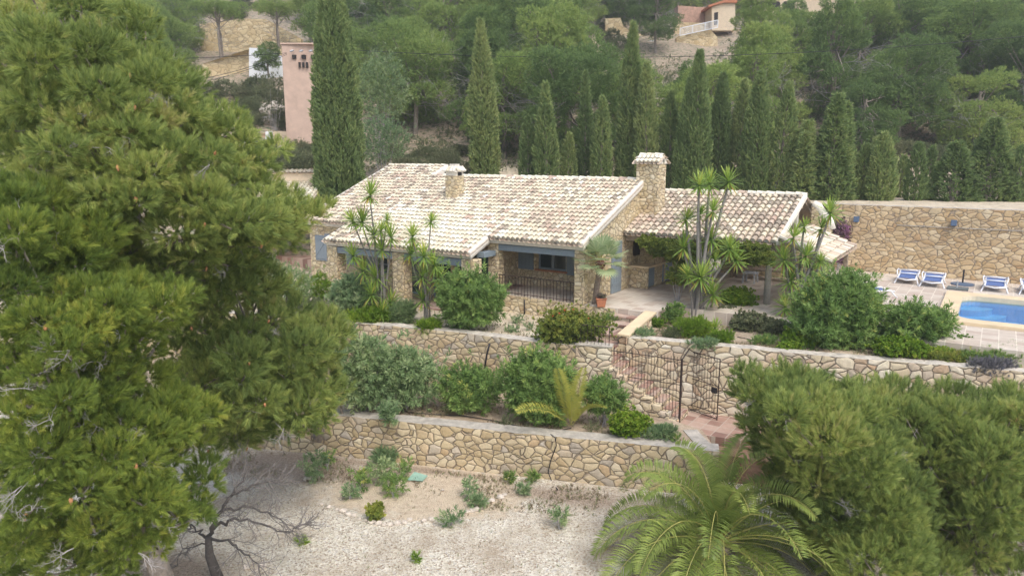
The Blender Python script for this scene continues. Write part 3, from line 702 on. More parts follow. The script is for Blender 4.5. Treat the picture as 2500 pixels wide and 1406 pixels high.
def shutter(u0, u1, v, z0, z1, flip=False, name='shutter', par=house):
    m_ = MB(); n_ = 4
    for i in range(n_): m_.ubox(u0 + (u1 - u0) * i / n_ + .004, u0 + (u1 - u0) * (i + 1) / n_ - .004, v - .035, v, z0, z1)
    for zz in (z0 + .1, z1 - .18): m_.ubox(u0 + .02, u1 - .02, v - .055, v - .036, zz, zz + .08)
    a_, c_ = (u0 + .03, u1 - .03) if flip else (u1 - .03, u0 + .03); dz = .05
    m_.hexa([W(a_, v - .054, z0 + .18), W(a_, v - .037, z0 + .18), W(c_, v - .037, z1 - .24), W(c_, v - .054, z1 - .24)], [W(a_, v - .054, z0 + .27), W(a_, v - .037, z0 + .27), W(c_, v - .037, z1 - .15), W(c_, v - .054, z1 - .15)])
    return m_.build(name, M['bluegrey'], par)
shutter(-13.92, -13.18, .148, .42, 1.58, True); shutter(-11.9, -11.25, .148, .4, 1.5); shutter(-10.85, -10.35, .348, .1, 1.4)
shutter(-3.88, -3.15, 1.998, .66, 1.6, True); shutter(-1.62, -1.0, 1.998, .6, 1.6)
def window(u0, u1, v, z0, z1, nu=2, nz=1, bar=.05, name='window', sill=True, par=house, gm='glass'):
    m_ = MB(); t_ = .07
    m_.ubox(u0, u0 + t_, v, v + .08, z0, z1); m_.ubox(u1 - t_, u1, v, v + .08, z0, z1); m_.ubox(u0 + t_, u1 - t_, v, v + .08, z0, z0 + t_); m_.ubox(u0 + t_, u1 - t_, v, v + .08, z1 - t_, z1)
    for i in range(1, nu): c_ = u0 + (u1 - u0) * i / nu; m_.ubox(c_ - bar / 2, c_ + bar / 2, v + .01, v + .07, z0 + t_, z1 - t_)
    for i in range(1, nz): c_ = z0 + (z1 - z0) * i / nz; m_.ubox(u0 + t_, u1 - t_, v + .015, v + .065, c_ - bar / 2, c_ + bar / 2)
    o = m_.build(name, M['bluegrey'], house)
    p_ = MB(); p_.ubox(u0 + t_ - .01, u1 - t_ + .01, v + .035, v + .045, z0 + t_ - .01, z1 - t_ + .01); p_.build('pane', M['glass'], o)
    if sill: q_ = MB(); q_.ubox(u0 - .08, u1 + .08, v - .2, v - .003, z0 - .05, z0 - .003); q_.build('sill', M['terracotta'], o)
    return o
window(-13.02, -12.25, .25, .55, 1.5, 3, 4, .03); window(-2.95, -1.65, 2.06, .72, 1.56, 2, 1, .12)
window(-10.3, -9.6, .4, .1, 1.35, 2, 3, .03, sill=False)
for a_, b_ in ((-8.9, -7.8), (-7.1, -6.1), (-5.9, -4.5)): window(a_, b_, .42, -.6, 1.3 if a_ != -5.9 else 1.45, 2, 1, .06, 'glass_door', False)
window(-4.5, -3.9, -.02, -.6, 1.5, 1, 1, .05, 'glass_door', False)
m_ = MB(); m_.ubox(-3.997, -3.94, .33, .4, 0, 1.62); m_.ubox(-3.997, -3.94, .85, .92, 0, 1.62); m_.ubox(-3.997, -3.94, .33, .92, 1.622, 1.7); o = m_.build('glass_door', M['bluegrey'], house)
m_ = MB(); m_.ubox(-3.98, -3.96, .4, .85, 0.01, 1.62); m_.build('pane', M['glass'], o)
# gable door, opened leaf
m_ = MB()
for i in range(4): m_.ubox(.202, .25, 2.15 + i * .21, 2.15 + i * .21 + .2, .02, 1.98)
m_.ubox(.251, .27, 2.18, 2.95, .3, .4); m_.ubox(.251, .27, 2.18, 2.95, 1.5, 1.6); o = m_.build('door', M['bluegrey'], house)
m_ = MB(); m_.ubox(.272, .31, 2.85, 2.9, .95, 1.08); m_.build('handle', M['iron'], o)
# porch railing
m_ = MB(); 
for i in range(24): u_ = -3.38 + i * (3.22 / 23); m_.ubox(u_ - .008, u_ + .008, -.07, -.054, .0, .72)
m_.ubox(-3.415, -.125, -.082, -.042, .72, .745); m_.ubox(-3.415, -.125, -.074, -.05, .06, .08); m_.build('railing', M['iron'], house)
# chimneys
def chimney(u0, u1, v0, v1, z0, z1, capf, par, hole):
    m_ = MB(); m_.ubox(u0, u1, v0, v1, z0, z1); c = m_.build('chimney', M['stone_house'], par, bevel=.03)
    capf(c); return c
def cap_big(c):
    u0, u1, v0, v1, z = -.06, 1.0, 4.54, 5.46, 4.86; m_ = MB(); vm = 5.0
    m_.ubox(.08, .12, 4.68, 5.32, z - .2, z + .1, 1)
    sl_ = .62; cs2 = math.sqrt(1 + sl_ ** 2)
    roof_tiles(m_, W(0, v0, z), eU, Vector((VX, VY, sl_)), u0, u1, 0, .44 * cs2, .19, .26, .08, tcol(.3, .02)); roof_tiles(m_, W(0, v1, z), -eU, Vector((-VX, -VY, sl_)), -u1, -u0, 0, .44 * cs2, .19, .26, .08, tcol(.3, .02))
    for a_ in (u0 + .03, u1 - .1):   # plaster gables with a pointed opening
        zz = z; t_ = .09
        L_ = [(v0 + .02, zz), (vm - .11, zz), (vm - .11, zz + .12), (vm, zz + .2), (vm, zz + .30)]; Rr_ = [(2 * vm - p_[0], p_[1]) for p_ in L_]
        for pl in (L_, Rr_):
            n_ = len(pl); m_.add([W(a_, q[0], q[1]) for q in pl] + [W(a_ + t_, q[0], q[1]) for q in pl], [tuple(range(n_)), tuple(range(n_, 2 * n_))[::-1]] + [(i, (i + 1) % n_, n_ + (i + 1) % n_, n_ + i) for i in range(n_)], 1)
    ridge_tiles(m_, W(u0 + .05, vm, z + .29), W(u1 - .05, vm, z + .29), .13, .3)
    o = m_.build('chimney_cap', [M['tile'], M['plaster']], c); d_ = MB(); d_.ubox(.1, .9, 4.75, 5.25, z - .05, z + .03); d_.build('flue', M['dark'], o)
chimney(0, .95, 4.6, 5.4, 0, 4.86, cap_big, house, 1)
def cap_small(c):
    u0, u1, v0, v1, z = -8.12, -7.42, 2.46, 3.12, 4.34; m_ = MB()
    m_.ubox(u0 + .07, u1 - .07, v0 + .07, v1 - .07, z - .02, z + .18, 1)
    zt = z + .14; cu, cv = (u0 + u1) / 2, (v0 + v1) / 2; B = [W(u0, v0, zt), W(u1, v0, zt), W(u1, v1, zt), W(u0, v1, zt)]; T_ = [W(cu - .15, cv - .14, zt + .27), W(cu + .15, cv - .14, zt + .27), W(cu + .15, cv + .14, zt + .27), W(cu - .15, cv + .14, zt + .27)]
    m_.hexa(B, T_, 1)
    for side in range(4):   # scalloped tile edge on the four slopes
        p_, q_ = Vector(B[side]), Vector(B[(side + 1) % 4]); tp = (Vector(T_[side]) + Vector(T_[(side + 1) % 4])) / 2; ee = (q_ - p_).normalized(); up_ = (tp - (p_ + q_) / 2); L_ = (q_ - p_).length
        roof_tiles(m_, p_ - up_.normalized() * .02, ee, up_, .04, L_ - .04, 0, .26, .15, .28, .06, tcol(.35, 0), pans=False)
    m_.ubox(cu - .16, cu + .16, cv - .15, cv + .15, zt + .271, zt + .34, 1)
    o = m_.build('chimney_cap', [M['tile'], M['plaster']], c); d_ = MB(); ah = [(cv - .13, z - .03), (cv + .13, z - .03), (cv + .13, z + .1), (cv + .07, z + .17), (cv - .07, z + .17), (cv - .13, z + .1)]
    d_.add([W(u1 - .08, q[0], q[1]) for q in ah] + [W(u1 - .062, q[0], q[1]) for q in ah], [tuple(range(6)), tuple(range(6, 12))[::-1]] + [(i, (i + 1) % 6, 6 + (i + 1) % 6, 6 + i) for i in range(6)]); d_.build('flue_opening', M['dark'], o)
chimney(-8.08, -7.46, 2.5, 3.08, 2.9, 4.32, cap_small, house, 1)
m_ = MB(); m_.ubox(-8.2, -7.34, 2.4, 3.2, 3.1, 3.34); m_.build('chimney_flashing', M['plaster'], roof, bevel=.03)
# cable lying on the ridge side
m_ = MB(); m_.tube([W(-14.3, RVL - .35, rz_(RVL - .35) + .13), W(-12, RVL - .5, rz_(RVL - .5) + .15), W(-10.6, RV - .2, rz_(RV - .2) + .14), W(-8, RV - .35, rz_(RV - .35) + .14), W(-6.2, RV - .25, rz_(RV - .25) + .14), W(-5.6, RV - .7, rz_(RV - .7) + .14)], .012, 5); m_.build('cable', M['black'], roof)

# ---------------------------------------------------------------- barbecue pavilion
pv = thing('barbecue_pavilion', 'open tiled pavilion with timber posts and a built in stone barbecue', 'pavilion', W(3, 5, 0))
def az(v): return 2.2 + .385 * (v - 3.15)
aS = Vector((VX, VY, .385)).normalized(); ca = math.sqrt(1 + .385 ** 2); AV = 6.85
m_ = MB(); ao = W(0, 3.12, az(3.12))
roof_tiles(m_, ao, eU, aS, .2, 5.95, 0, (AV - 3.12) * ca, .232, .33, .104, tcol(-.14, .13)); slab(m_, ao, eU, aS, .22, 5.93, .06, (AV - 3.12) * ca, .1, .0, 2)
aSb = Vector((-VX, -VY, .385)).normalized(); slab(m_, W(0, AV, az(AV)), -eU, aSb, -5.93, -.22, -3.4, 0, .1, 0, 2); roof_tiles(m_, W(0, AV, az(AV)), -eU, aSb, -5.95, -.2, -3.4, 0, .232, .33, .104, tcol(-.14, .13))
pr = m_.build('roof', [M['tileold'], M['plaster'], M['wood']], pv)
m_ = MB(); ridge_tiles(m_, W(.2, AV, az(AV) + .05), W(6.0, AV, az(AV) + .05), .14); m_.build('ridge_tiles', M['tile'], pr)
for a_, b_, th_ in ((.205, .37, .0), (5.93, 6.06, .15)): m_ = MB(); slab(m_, ao, eU, aS, a_, b_, .0, (AV - 3.12) * ca, th_, .125, 0); m_.build('verge', M['plaster'], pr)
m_ = MB(); m_.ubox(.25, 5.9, 3.3, 3.5, 1.95, 2.12); m_.build('beam', M['wood'], pv, bevel=.01)
m_ = MB(); m_.ubox(.25, 5.9, AV - .1, AV + .1, 3.2, 3.4); m_.build('beam', M['wood'], pv)
for i in range(8):
    m_ = MB(); u_ = .9 + i * .68; m_.hexa([W(u_, 3.55, 2.13), W(u_ + .09, 3.55, 2.13), W(u_ + .09, AV, 3.39), W(u_, AV, 3.39)], [W(u_, 3.55, 2.24), W(u_ + .09, 3.55, 2.24), W(u_ + .09, AV, 3.5), W(u_, AV, 3.5)]); m_.build('rafter', M['wood'], pv)
for u_, v_ in ((5.62, 3.6), (5.7, 6.8)):
    m_ = MB(); m_.tube([W(u_, v_, 0), W(u_, v_, 1.1), W(u_, v_, 1.95 if v_ < 5 else 3.2)], [.12, .11, .105], 10); m_.build('post', M['woodgrey'], pv, smooth=True)
m_ = MB(); m_.wallu(.21, 6.1, 9.6, 9.9, 0, 2.2, [(1.2, 2.0, 0, 1.9)]); m_.build('back_wall', M['stone_house'], pv)
# barbecue counter
bq = MB(); bq.ubox(.21, .95, 3.9, 4.0, 0, .82); bq.ubox(.21, .3, 4.0, 6.6, 0, .82); bq.ubox(.3, .95, 4.72, 4.86, 0, .82); bq.ubox(.3, .95, 6.5, 6.6, 0, .82); bq.ubox(.3, .95, 5.6, 5.7, 0, .82)
cn = bq.build('barbecue_counter', M['stone_house'], pv)
m_ = MB(); m_.ubox(.205, 1.0, 3.86, 6.64, .822, .9); m_.build('worktop', M['coping'], cn, bevel=.01)
for a_, b_ in ((4.0, 4.72), (4.86, 5.6), (5.7, 6.5)):
    m_ = MB(); m_.ubox(.88, .93, a_ + .01, b_ - .01, .06, .8); m_.build('cabinet_door', M['bluegrey'], cn)
m_ = MB(); m_.ubox(.205, .9, 5.1, 6.3, 1.55, 2.3); m_.ubox(.205, .3, 4.9, 6.5, .91, 1.549); m_.build('hood', M['dark'], cn)
m_ = MB(); m_.ubox(.4, .85, 4.9, 5.5, .902, .95); m_.build('grill', M['black'], cn)
m_ = MB(); m_.ubox(.205, .28, 4.1, 4.8, 1.25, 1.85); m_.build('wall_cabinet', M['dark'], cn)
# side lean-to
lt = thing('lean_to', 'small tiled lean-to roof on low stone wall at the right end of the pavilion', 'lean-to', W(6.8, 5.5, 0))
m_ = MB(); lo_ = Vector(W(7.75, 2.95, 1.72)); lu = Vector((VX, VY, 0)); ls = Vector((-UX, -UY, .42))
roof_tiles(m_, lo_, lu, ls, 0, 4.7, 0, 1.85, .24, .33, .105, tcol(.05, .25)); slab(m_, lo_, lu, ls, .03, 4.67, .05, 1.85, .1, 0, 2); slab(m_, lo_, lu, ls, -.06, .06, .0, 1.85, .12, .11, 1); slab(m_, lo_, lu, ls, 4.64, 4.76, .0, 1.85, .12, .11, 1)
m_.build('roof', [M['tile'], M['plaster'], M['wood']], lt)
for v_ in (3.15, 7.4):
    m_ = MB(); m_.ubox(7.4, 7.55, v_, v_ + .16, .5, 1.66); m_.build('post', M['woodgrey'] if v_ < 5 else M['wood'], lt)
m_ = MB(); m_.ubox(7.35, 7.6, 3.0, 7.7, 0, .5); m_.ubox(6.9, 7.349, 3.0, 3.25, 0, .5); m_.build('low_wall', M['stone_house'], lt)
ew = [(6.1, 0), (6.85, 0), (6.85, 2.35), (6.72, 2.7), (6.5, 2.9), (6.3, 3.2), (6.1, 3.3)]; m_ = MB()
m_.add([W(a_, 7.6, b_) for a_, b_ in ew] + [W(a_, 7.9, b_) for a_, b_ in ew], [tuple(range(7)), tuple(range(7, 14))[::-1]] + [(i, (i + 1) % 7, 7 + (i + 1) % 7, 7 + i) for i in range(7)]); m_.build('end_wall', M['stone_house'], lt)
m_ = MB(); m_.tube([W(a_, 7.75, b_ + .02) for a_, b_ in ew[2:]], .17, 8); m_.build('wall_coping', M['plaster'], lt, smooth=True)

#%%OBJECTS
# ================================================================ IRONWORK
fx = thing('iron_fence', 'rusty iron bar fence descending beside the stone staircase', 'fence', (2.98, 20.88, -1.0))
ZT = -.52
m_ = MB(); nb = 23
def cyl(mb, p, q, r, n=5): mb.tube([p, q], r, n)
for i in range(nb):
    s = FL * i / (nb - 1) * .985; k = min(7, int(s / (FL / 8))); x, y = fp(s, .02); cyl(m_, (x, y, -1.08 - .178 * k - .03), (x, y, ZT + .03), .0075)
m_.build('bar', M['iron'], fx)
m_ = MB(); cyl(m_, (*fp(0, .02), ZT - .06), (*fp(FL, .02), ZT - .06), .013); m_.build('top_rail', M['iron'], fx)
m_ = MB(); cyl(m_, (*fp(.35, .02), -1.32), (*fp(FL, .02), -1.32), .012); m_.build('middle_rail', M['iron'], fx)
m_ = MB(); m_.tube([(*fp(FL, .02), -2.55), (*fp(FL, .02), ZT - .02)], .03, 6); m_.build('post', M['iron'], fx)
gt = thing('iron_gate', 'rusty iron bar gate standing open with zigzag foot and black lock plate', 'gate', P(1682, 1003, -2.5))
h0 = Vector(P(1682, 1003, -2.5)); h1 = Vector(P(1750, 1027, -2.5)); gd = (h1 - h0).normalized(); GL = (h1 - h0).length; gz = lambda z: Vector((0, 0, z))
m_ = MB()
m_.tube([h0 + gz(.08), h0 + gz(1.88)], .018, 5); m_.tube([h1 + gz(.02), h1 + gz(1.88)], .018, 5)
m_.tube([h0 + gz(1.88), h1 + gz(1.88)], .016, 5); m_.tube([h0 + gz(.22), h1 + gz(.22)], .012, 5); m_.tube([h0 + gz(.06), h1 + gz(.06)], .014, 5); m_.tube([h0 + gz(1.05), h1 + gz(1.05)], .012, 5); m_.build('gate_frame', M['iron'], gt)
m_ = MB()
for i in range(1, 10): q = h0 + gd * GL * i / 10; m_.tube([q + gz(.22), q + gz(1.88)], .0075, 4)
m_.build('bar', M['iron'], gt)
m_ = MB(); zz = [h0 + gd * GL * i / 10 + gz(.22 if i % 2 else .06) for i in range(11)]; m_.tube(zz, .007, 4); m_.build('zigzag', M['iron'], gt)
m_ = MB(); q = h0 + gd * GL * .86; nn_ = Vector((gd.y, -gd.x, 0)) * .03; e_ = gd * .09
m_.hexa([q - e_ - nn_ + gz(.83), q + e_ - nn_ + gz(.83), q + e_ + nn_ + gz(.83), q - e_ + nn_ + gz(.83)], [q - e_ - nn_ + gz(.98), q + e_ - nn_ + gz(.98), q + e_ + nn_ + gz(.98), q - e_ + nn_ + gz(.98)]); m_.build('lock_box', M['black'], gt)
gp = thing('gate_post', 'dark iron hinge post of the open gate with a bracing bar to the fence', 'post', tuple(h0))
m_ = MB(); q = h0 - gd * .06; m_.tube([q, q + gz(2.02)], .034, 6); m_.build('post', M['iron'], gp)
m_ = MB(); m_.tube([q + gz(2.0), Vector((*fp(FL, .02), ZT - .04))], .022, 5); m_.build('brace', M['iron'], gp)
rl = thing('landing_railing', 'black iron railing wrapping the corner of the stone stair block', 'railing', (1.97, 21.3, -.45))
m_ = MB(); ca_, cb_, cc_ = Vector((1.99, 21.32, -.45)), Vector((2.93, 20.97, -.45)), Vector((2.33, 22.2, -.45))
for p_, q_, n_ in ((ca_, cb_, 9), (ca_, cc_, 8)):
    for i in range(n_ + 1): r_ = p_.lerp(q_, i / n_); m_.tube([r_, r_ + gz(.56)], .008 if 0 < i < n_ else .016, 4)
m_.build('bar', M['iron'], rl); m_ = MB(); m_.tube([cc_ + gz(.57), ca_ + gz(.57), cb_ + gz(.57)], .014, 5); m_.build('handrail', M['iron'], rl)

# ================================================================ POOLSIDE
def lounger():
    t = thing('sun_lounger', 'x', 'sun lounger', group='white and blue sun loungers by the pool')
    m_ = MB(); L_ = 1.75; hw = .36
    for sx in (-1, 1):     # side rails curve: foot low, seat, raised head
        m_.tube([(sx * hw, 0, .24), (sx * hw, .25, .30), (sx * hw, .9, .31), (sx * hw * 1.02, 1.3, .34), (sx * hw * 1.05, L_, .40)], [.03, .038, .038, .035, .03], 6)
    m_.build('frame', M['white'], t, smooth=True)
    for sx in (-1, 1):
        for (a_, b_) in (((sx * (hw + .13), -.04, 0), (sx * (hw + .01), .2, .3)), ((sx * (hw + .13), 1.35, 0), (sx * hw, 1.1, .34))):
            l_ = MB(); l_.tube([a_, ((a_[0] * .55 + b_[0] * .45), (a_[1] + b_[1]) / 2, .12), b_], [.035, .03, .03], 6); l_.build('leg', M['white'], t, smooth=True)
        l_ = MB(); l_.tube([(sx * (hw + .05), .45, .34), (sx * (hw + .1), .8, .50), (sx * (hw + .08), 1.25, .52), (sx * (hw + .02), 1.5, .40)], .03, 6); l_.build('armrest', M['white'], t, smooth=True)
    m_ = MB(); ys = [.08, .3, .6, .9, 1.2, 1.5, 1.68]; zs = [.27, .29, .27, .28, .31, .34, .37]
    for i in range(6): m_.hexa([(-hw + .02, ys[i], zs[i]), (hw - .02, ys[i], zs[i]), (hw - .02, ys[i + 1], zs[i + 1]), (-hw + .02, ys[i + 1], zs[i + 1])], [(-hw + .02, ys[i], zs[i] + .015), (hw - .02, ys[i], zs[i] + .015), (hw - .02, ys[i + 1], zs[i + 1] + .015), (-hw + .02, ys[i + 1], zs[i + 1] + .015)])
    m_.build('sling', M['bluefab'], t)
    for nme, pts in (('foot_bar', [(-hw, .0, .25), (0, -.03, .20), (hw, .0, .25)]), ('head_bar', [(-hw * 1.05, L_, .41), (0, L_ + .04, .42), (hw * 1.05, L_, .41)]), ('cross_bar', [(-hw, 1.02, .36), (hw, 1.02, .36)])):
        l_ = MB(); l_.tube(pts, .035, 6); l_.build(nme, M['white'], t, smooth=True)
    return t
lg = lounger()
lab = ['leftmost white and blue sun lounger beside the tall stone wall', 'second sun lounger from the left along the stone wall', 'white and blue sun lounger standing right of the umbrella bases', 'sun lounger cut off by the right edge behind the pool', 'low white and blue sun lounger half hidden behind the big oleander']
for i, (p, rz) in enumerate((((2212, 694), -.56), ((2274, 702), -.58), ((2427, 714), -.60), ((2522, 722), -.58), ((2166, 722), 1.85))):
    o = lg if i == 0 else copytree(lg, (0, 0, 0)); x, y, z = P(*p, 0)
    o.location = (x, y, 0); o.rotation_euler = (0, 0, rz); o['label'] = lab[i]; o.scale = (.9, .9, .9)
q = P(2338, 706, 0)
ub = thing('umbrella_base', 'square dark paver umbrella base with a short pole', 'umbrella base', q, rz=-AN, group='empty umbrella bases')
m_ = MB(); m_.box(-.36, .36, -.3, .3, 0, .07); m_.build('base_slab', M['black'], ub, bevel=.01) if False else None
def local(mb, name, mat, par, **k):
    o = mb.build(name, mat, None, **k); o.parent = par; return o
local(m_, 'base_slab', mat_plain('dark_paver', (.12, .14, .14), .7, .2, 12), ub, bevel=.01)
m_ = MB(); m_.tube([(-.03, 0, .07), (-.03, 0, .33)], .028, 8); local(m_, 'pole_socket', M['grey'], ub)
q = P(2352, 696, 0)
ub = thing('umbrella_base', 'round dark umbrella base with a taller pole next to the wall', 'umbrella base', (q[0] + .02, q[1] + .1, 0), group='empty umbrella bases')
m_ = MB(); m_.tube([(0, 0, 0), (0, 0, .05), (0, 0, .08)], [.42, .42, .1], 20); local(m_, 'base_plate', M['lampblue'], ub)
m_ = MB(); m_.tube([(0, 0, .08), (0, 0, .62)], .035, 8); local(m_, 'pole_socket', M['black'], ub)
for i, (x, y) in enumerate(((2091, 535), (2329, 544))):
    r = ray(x, y); t_ = (13.40 + OX * VX + OY * VY) / (r[0] * VX + r[1] * VY); z = H + r[2] * t_; u_ = uvof(r[0] * t_, r[1] * t_)[0]
    t = thing('wall_lamp', ['small slate blue square wall lamp above the purple creeper', 'small slate blue square wall lamp above the loungers'][i], 'wall lamp', W(u_, 13.45, z), group='square lamps on the pool wall')
    m_ = MB(); m_.hexa([W(u_ - .11, 13.30, z - .13), W(u_ + .11, 13.30, z - .13), W(u_ + .11, 13.45, z - .1), W(u_ - .11, 13.45, z - .1)], [W(u_ - .11, 13.32, z + .12), W(u_ + .11, 13.32, z + .12), W(u_ + .11, 13.45, z + .12), W(u_ - .11, 13.45, z + .12)]); m_.build('shade', M['lampblue'], t, bevel=.008)
    m_ = MB(); m_.ubox(u_ - .05, u_ + .05, 13.42, 13.48, z - .16, z - .135); m_.build('bracket', M['black'], t)
# terracotta pot
q = P(1467, 748, 0); pt = thing('plant_pot', 'square terracotta pot of reddish succulent on the terrace corner', 'plant pot', q)
m_ = MB(); x, y = q[:2]; m_.hexa([(x - .13, y - .13, 0), (x + .13, y - .13, 0), (x + .13, y + .13, 0), (x - .13, y + .13, 0)], [(x - .17, y - .17, .27), (x + .17, y - .17, .27), (x + .17, y + .17, .27), (x - .17, y + .17, .27)]); m_.box(x - .185, x + .185, y - .185, y + .185, .272, .31); m_.build('pot', M['terracotta'], pt, bevel=.01)
V, Fc = scatter(*leaves(14, .08, .16, .05, .3, 1.4), np.array([[x + random.uniform(-.12, .12), y + random.uniform(-.12, .12), .32] for _ in range(26)]), np.tile([0, 0, 1.], (26, 1)) + RNG.normal(size=(26, 3)) * .5, .8)
npmesh('succulent', V, Fc, M['purple'], RNG.random(len(Fc)) * .5, pt)
# plastic stools and timber table under the pavilion
def stool(x, y, lab, s=1, rz=-AN):
    t = thing('side_table', lab, 'side table', (x, y, 0), rz=rz)
    m_ = MB(); m_.box(-.27, .27, -.27, .27, .40, .44); local(m_, 'tabletop', M['grey'], t, bevel=.01)
    for a_ in (-1, 1):
        for b_ in (-1, 1): m_ = MB(); m_.hexa([(a_ * .24 - .03, b_ * .24 - .03, 0), (a_ * .24 + .03, b_ * .24 - .03, 0), (a_ * .24 + .03, b_ * .24 + .03, 0), (a_ * .24 - .03, b_ * .24 + .03, 0)], [(a_ * .21 - .03, b_ * .21 - .03, .4), (a_ * .21 + .03, b_ * .21 - .03, .4), (a_ * .21 + .03, b_ * .21 + .03, .4), (a_ * .21 - .03, b_ * .21 + .03, .4)]); local(m_, 'leg', M['grey'], t)
q = P(1831, 690, 0); stool(q[0], q[1], 'pale grey plastic side table under the pavilion')
bt = thing('bench', 'long timber bench seat along the rear of the pavilion', 'bench', W(4.3, 8.6, 0))
m_ = MB(); m_.ubox(2.6, 6.0, 8.4, 9.0, .42, .48); m_.build('seat', M['wood'], bt)
for u_ in (2.8, 4.3, 5.8): m_ = MB(); m_.ubox(u_, u_ + .1, 8.5, 8.95, 0, .419); m_.build('leg', M['wood'], bt)
m_ = MB(); m_.ubox(2.6, 6.0, 9.02, 9.08, .6, 1.0); m_.build('backrest', M['wood'], bt)
# garden lights / white pebbles, sheet, boxes, hoses
for i, (x, y) in enumerate(((1662, 727), (1667, 760), (1970, 822))):
    q = P(x, y, -.3); t = thing('garden_light', ['small white mushroom garden light left of the tall yuccas', 'white garden light low beside the tall yucca trunks', 'white garden light under the big oleander'][i], 'garden light', (q[0], q[1], -.42))
    m_ = MB(); m_.tube([(q[0], q[1], -.42), (q[0], q[1], -.22)], .015, 5); m_.build('stem', M['grey'], t); m_ = MB(); m_.tube([(q[0], q[1], -.22), (q[0], q[1], -.17), (q[0], q[1], -.12)], [.08, .085, .03], 10); m_.build('shade', M['white'], t, smooth=True)
q = P(1018, 1167, -3.47); m_ = MB(); x, y = q[:2]
m_.hexa([(x - .26, y - .12, -3.47), (x + .18, y - .2, -3.46), (x + .28, y + .1, -3.45), (x - .1, y + .24, -3.40)], [(x - .26, y - .12, -3.455), (x + .18, y - .2, -3.445), (x + .28, y + .1, -3.435), (x - .1, y + .24, -3.385)]); o = m_.build('plastic_sheet', M['greensheet'], None); tag(o, 'small green plastic sheet lying on the pale soil patch', 'sheet')
q = P(1207, 925, -2.0); m_ = MB(); m_.box(q[0] - .12, q[0] + .12, q[1] - .08, q[1] + .08, -2.3, -1.95); m_.box(q[0] - .14, q[0] + .14, q[1] - .1, q[1] + .1, -1.949, -1.9); tag(m_.build('meter_box', M['white'], None, bevel=.01), 'small white box at the foot of the middle wall', 'box')
def onfront(px, py, line):   # point where the ray meets a vertical plane through a plan line
    (ax, ay), (bx, by) = line; r = ray(px, py); nx, ny = (by - ay), -(bx - ax); t_ = (ax * nx + ay * ny) / (r[0] * nx + r[1] * ny); return Vector((r[0] * t_, r[1] * t_, H + r[2] * t_))
def pipe(lab, pts, r=.022, name='hose'):
    m_ = MB(); m_.tube(pts, r, 6); return tag(m_.build(name, M['black'], None, smooth=True), lab, 'hose')
fo = Vector((0, -.05, 0))
pipe('black drain pipe at the left end of the middle wall', [onfront(x, y, MW[1:3]) + fo for x, y in ((861, 786), (860, 820), (862, 850))], .035, 'drain_pipe')
pipe('black drain pipe near the right end of the middle wall', [onfront(x, y, MW[2:4]) + fo for x, y in ((1196, 838), (1190, 858), (1186, 880), (1184, 898))], .03, 'drain_pipe')
pipe('black pipe down the stone base under the porch railing', [Vector(W(-2.2, -.15, z)) for z in (-.1, -.3, -.75)], .022, 'drain_pipe')
pipe('thin black irrigation hose hanging over the lowest wall', [Vector(P(x, y, -2.28)) for x, y in ((1120, 1013), (1200, 1025), (1300, 1048), (1338, 1055))] + [Vector(P(1355, 1068, -2.2))] + [onfront(x, y, LW[2:4]) + fo for x, y in ((1358, 1085), (1345, 1120), (1338, 1150), (1350, 1180))] + [Vector(P(1362, 1195, -3.45))], .014)
pipe('thin black hose leading from the young palm', [Vector(P(x, y, -2.28)) for x, y in ((1350, 1062), (1370, 1050), (1395, 1044))], .012)
pipe('black irrigation hose along the planting bed', [Vector(P(x, y, -2.29)) for x, y in ((960, 1000), (1020, 1008), (1080, 1012), (1120, 1013))], .012)
pipe('thin black hose curving across the sandy bed beside the bright round shrub', [Vector(P(x, y, -.40)) for x, y in ((1800, 822), (1840, 830), (1880, 825), (1900, 822))], .012)

# ================================================================ FAR STRUCTURES
def slabD(px, Y, thick, mat, name, lab, cat='wall', zb=None, par=None):
    """a wall whose face is drawn through points at distance Y, with real thickness"""
    f_ = [D(x, y, Y if not hasattr(Y, '__len__') else Y[i]) for i, (x, y) in enumerate(px)]
    m_ = MB(); n_ = len(f_); m_.add(f_ + [(x, y + thick, z) for x, y, z in f_], [tuple(range(n_))[::-1], tuple(range(n_, 2 * n_))] + [(i, (i + 1) % n_, n_ + (i + 1) % n_, n_ + i) for i in range(n_)])
    if par: return m_.build(name, mat, par)
    return tag(m_.build(name, mat, None), lab, cat)
slabD([(488, 225), (488, 60), (600, 46), (650, 48), (735, 95), (735, 225)], 80, .8, M['stone_far'], 'terrace_wall', 'tall ochre stone wall on the hill behind the umbrella shaped pine')
slabD([(494, 230), (494, 157), (610, 120), (660, 118), (745, 125), (745, 235), (560, 235)], [70, 70, 70, 71, 72, 72, 70], .8, M['stone_far'], 'terrace_wall', 'sloping ochre stone wall left of the pink tower')
slabD([(608, 205), (608, 117), (652, 120), (712, 150), (712, 205)], 68.5, .6, M['whitewash'], 'garden_wall', 'white rendered wall behind the small pine left of the tower')
slabD([(1478, 130), (1478, 46), (1515, 44), (1522, 66), (1545, 78), (1640, 110), (1640, 130)], 84, .8, M['stone_far'], 'terrace_wall', 'yellow stone wall with small panel high on the hillside')
slabD([(1485, 135), (1485, 118), (1560, 105), (1600, 98), (1600, 130)], 82, .8, M['whitewash'], 'garden_wall', 'low white kerb wall below the yellow stone wall')
slabD([(1652, 128), (1652, 92), (1660, 86), (1690, 78), (1735, 74), (1752, 92), (1752, 128)], 83, .8, M['stone_far'], 'terrace_wall', 'ochre wall under the white balustrade on the hillside')
slabD([(1655, 85), (1655, 14), (1700, 18), (1745, 20), (1745, 85)], 90, 2, M['redrender'], 'rock_wall', 'reddish rough wall beside the small house on the hill')
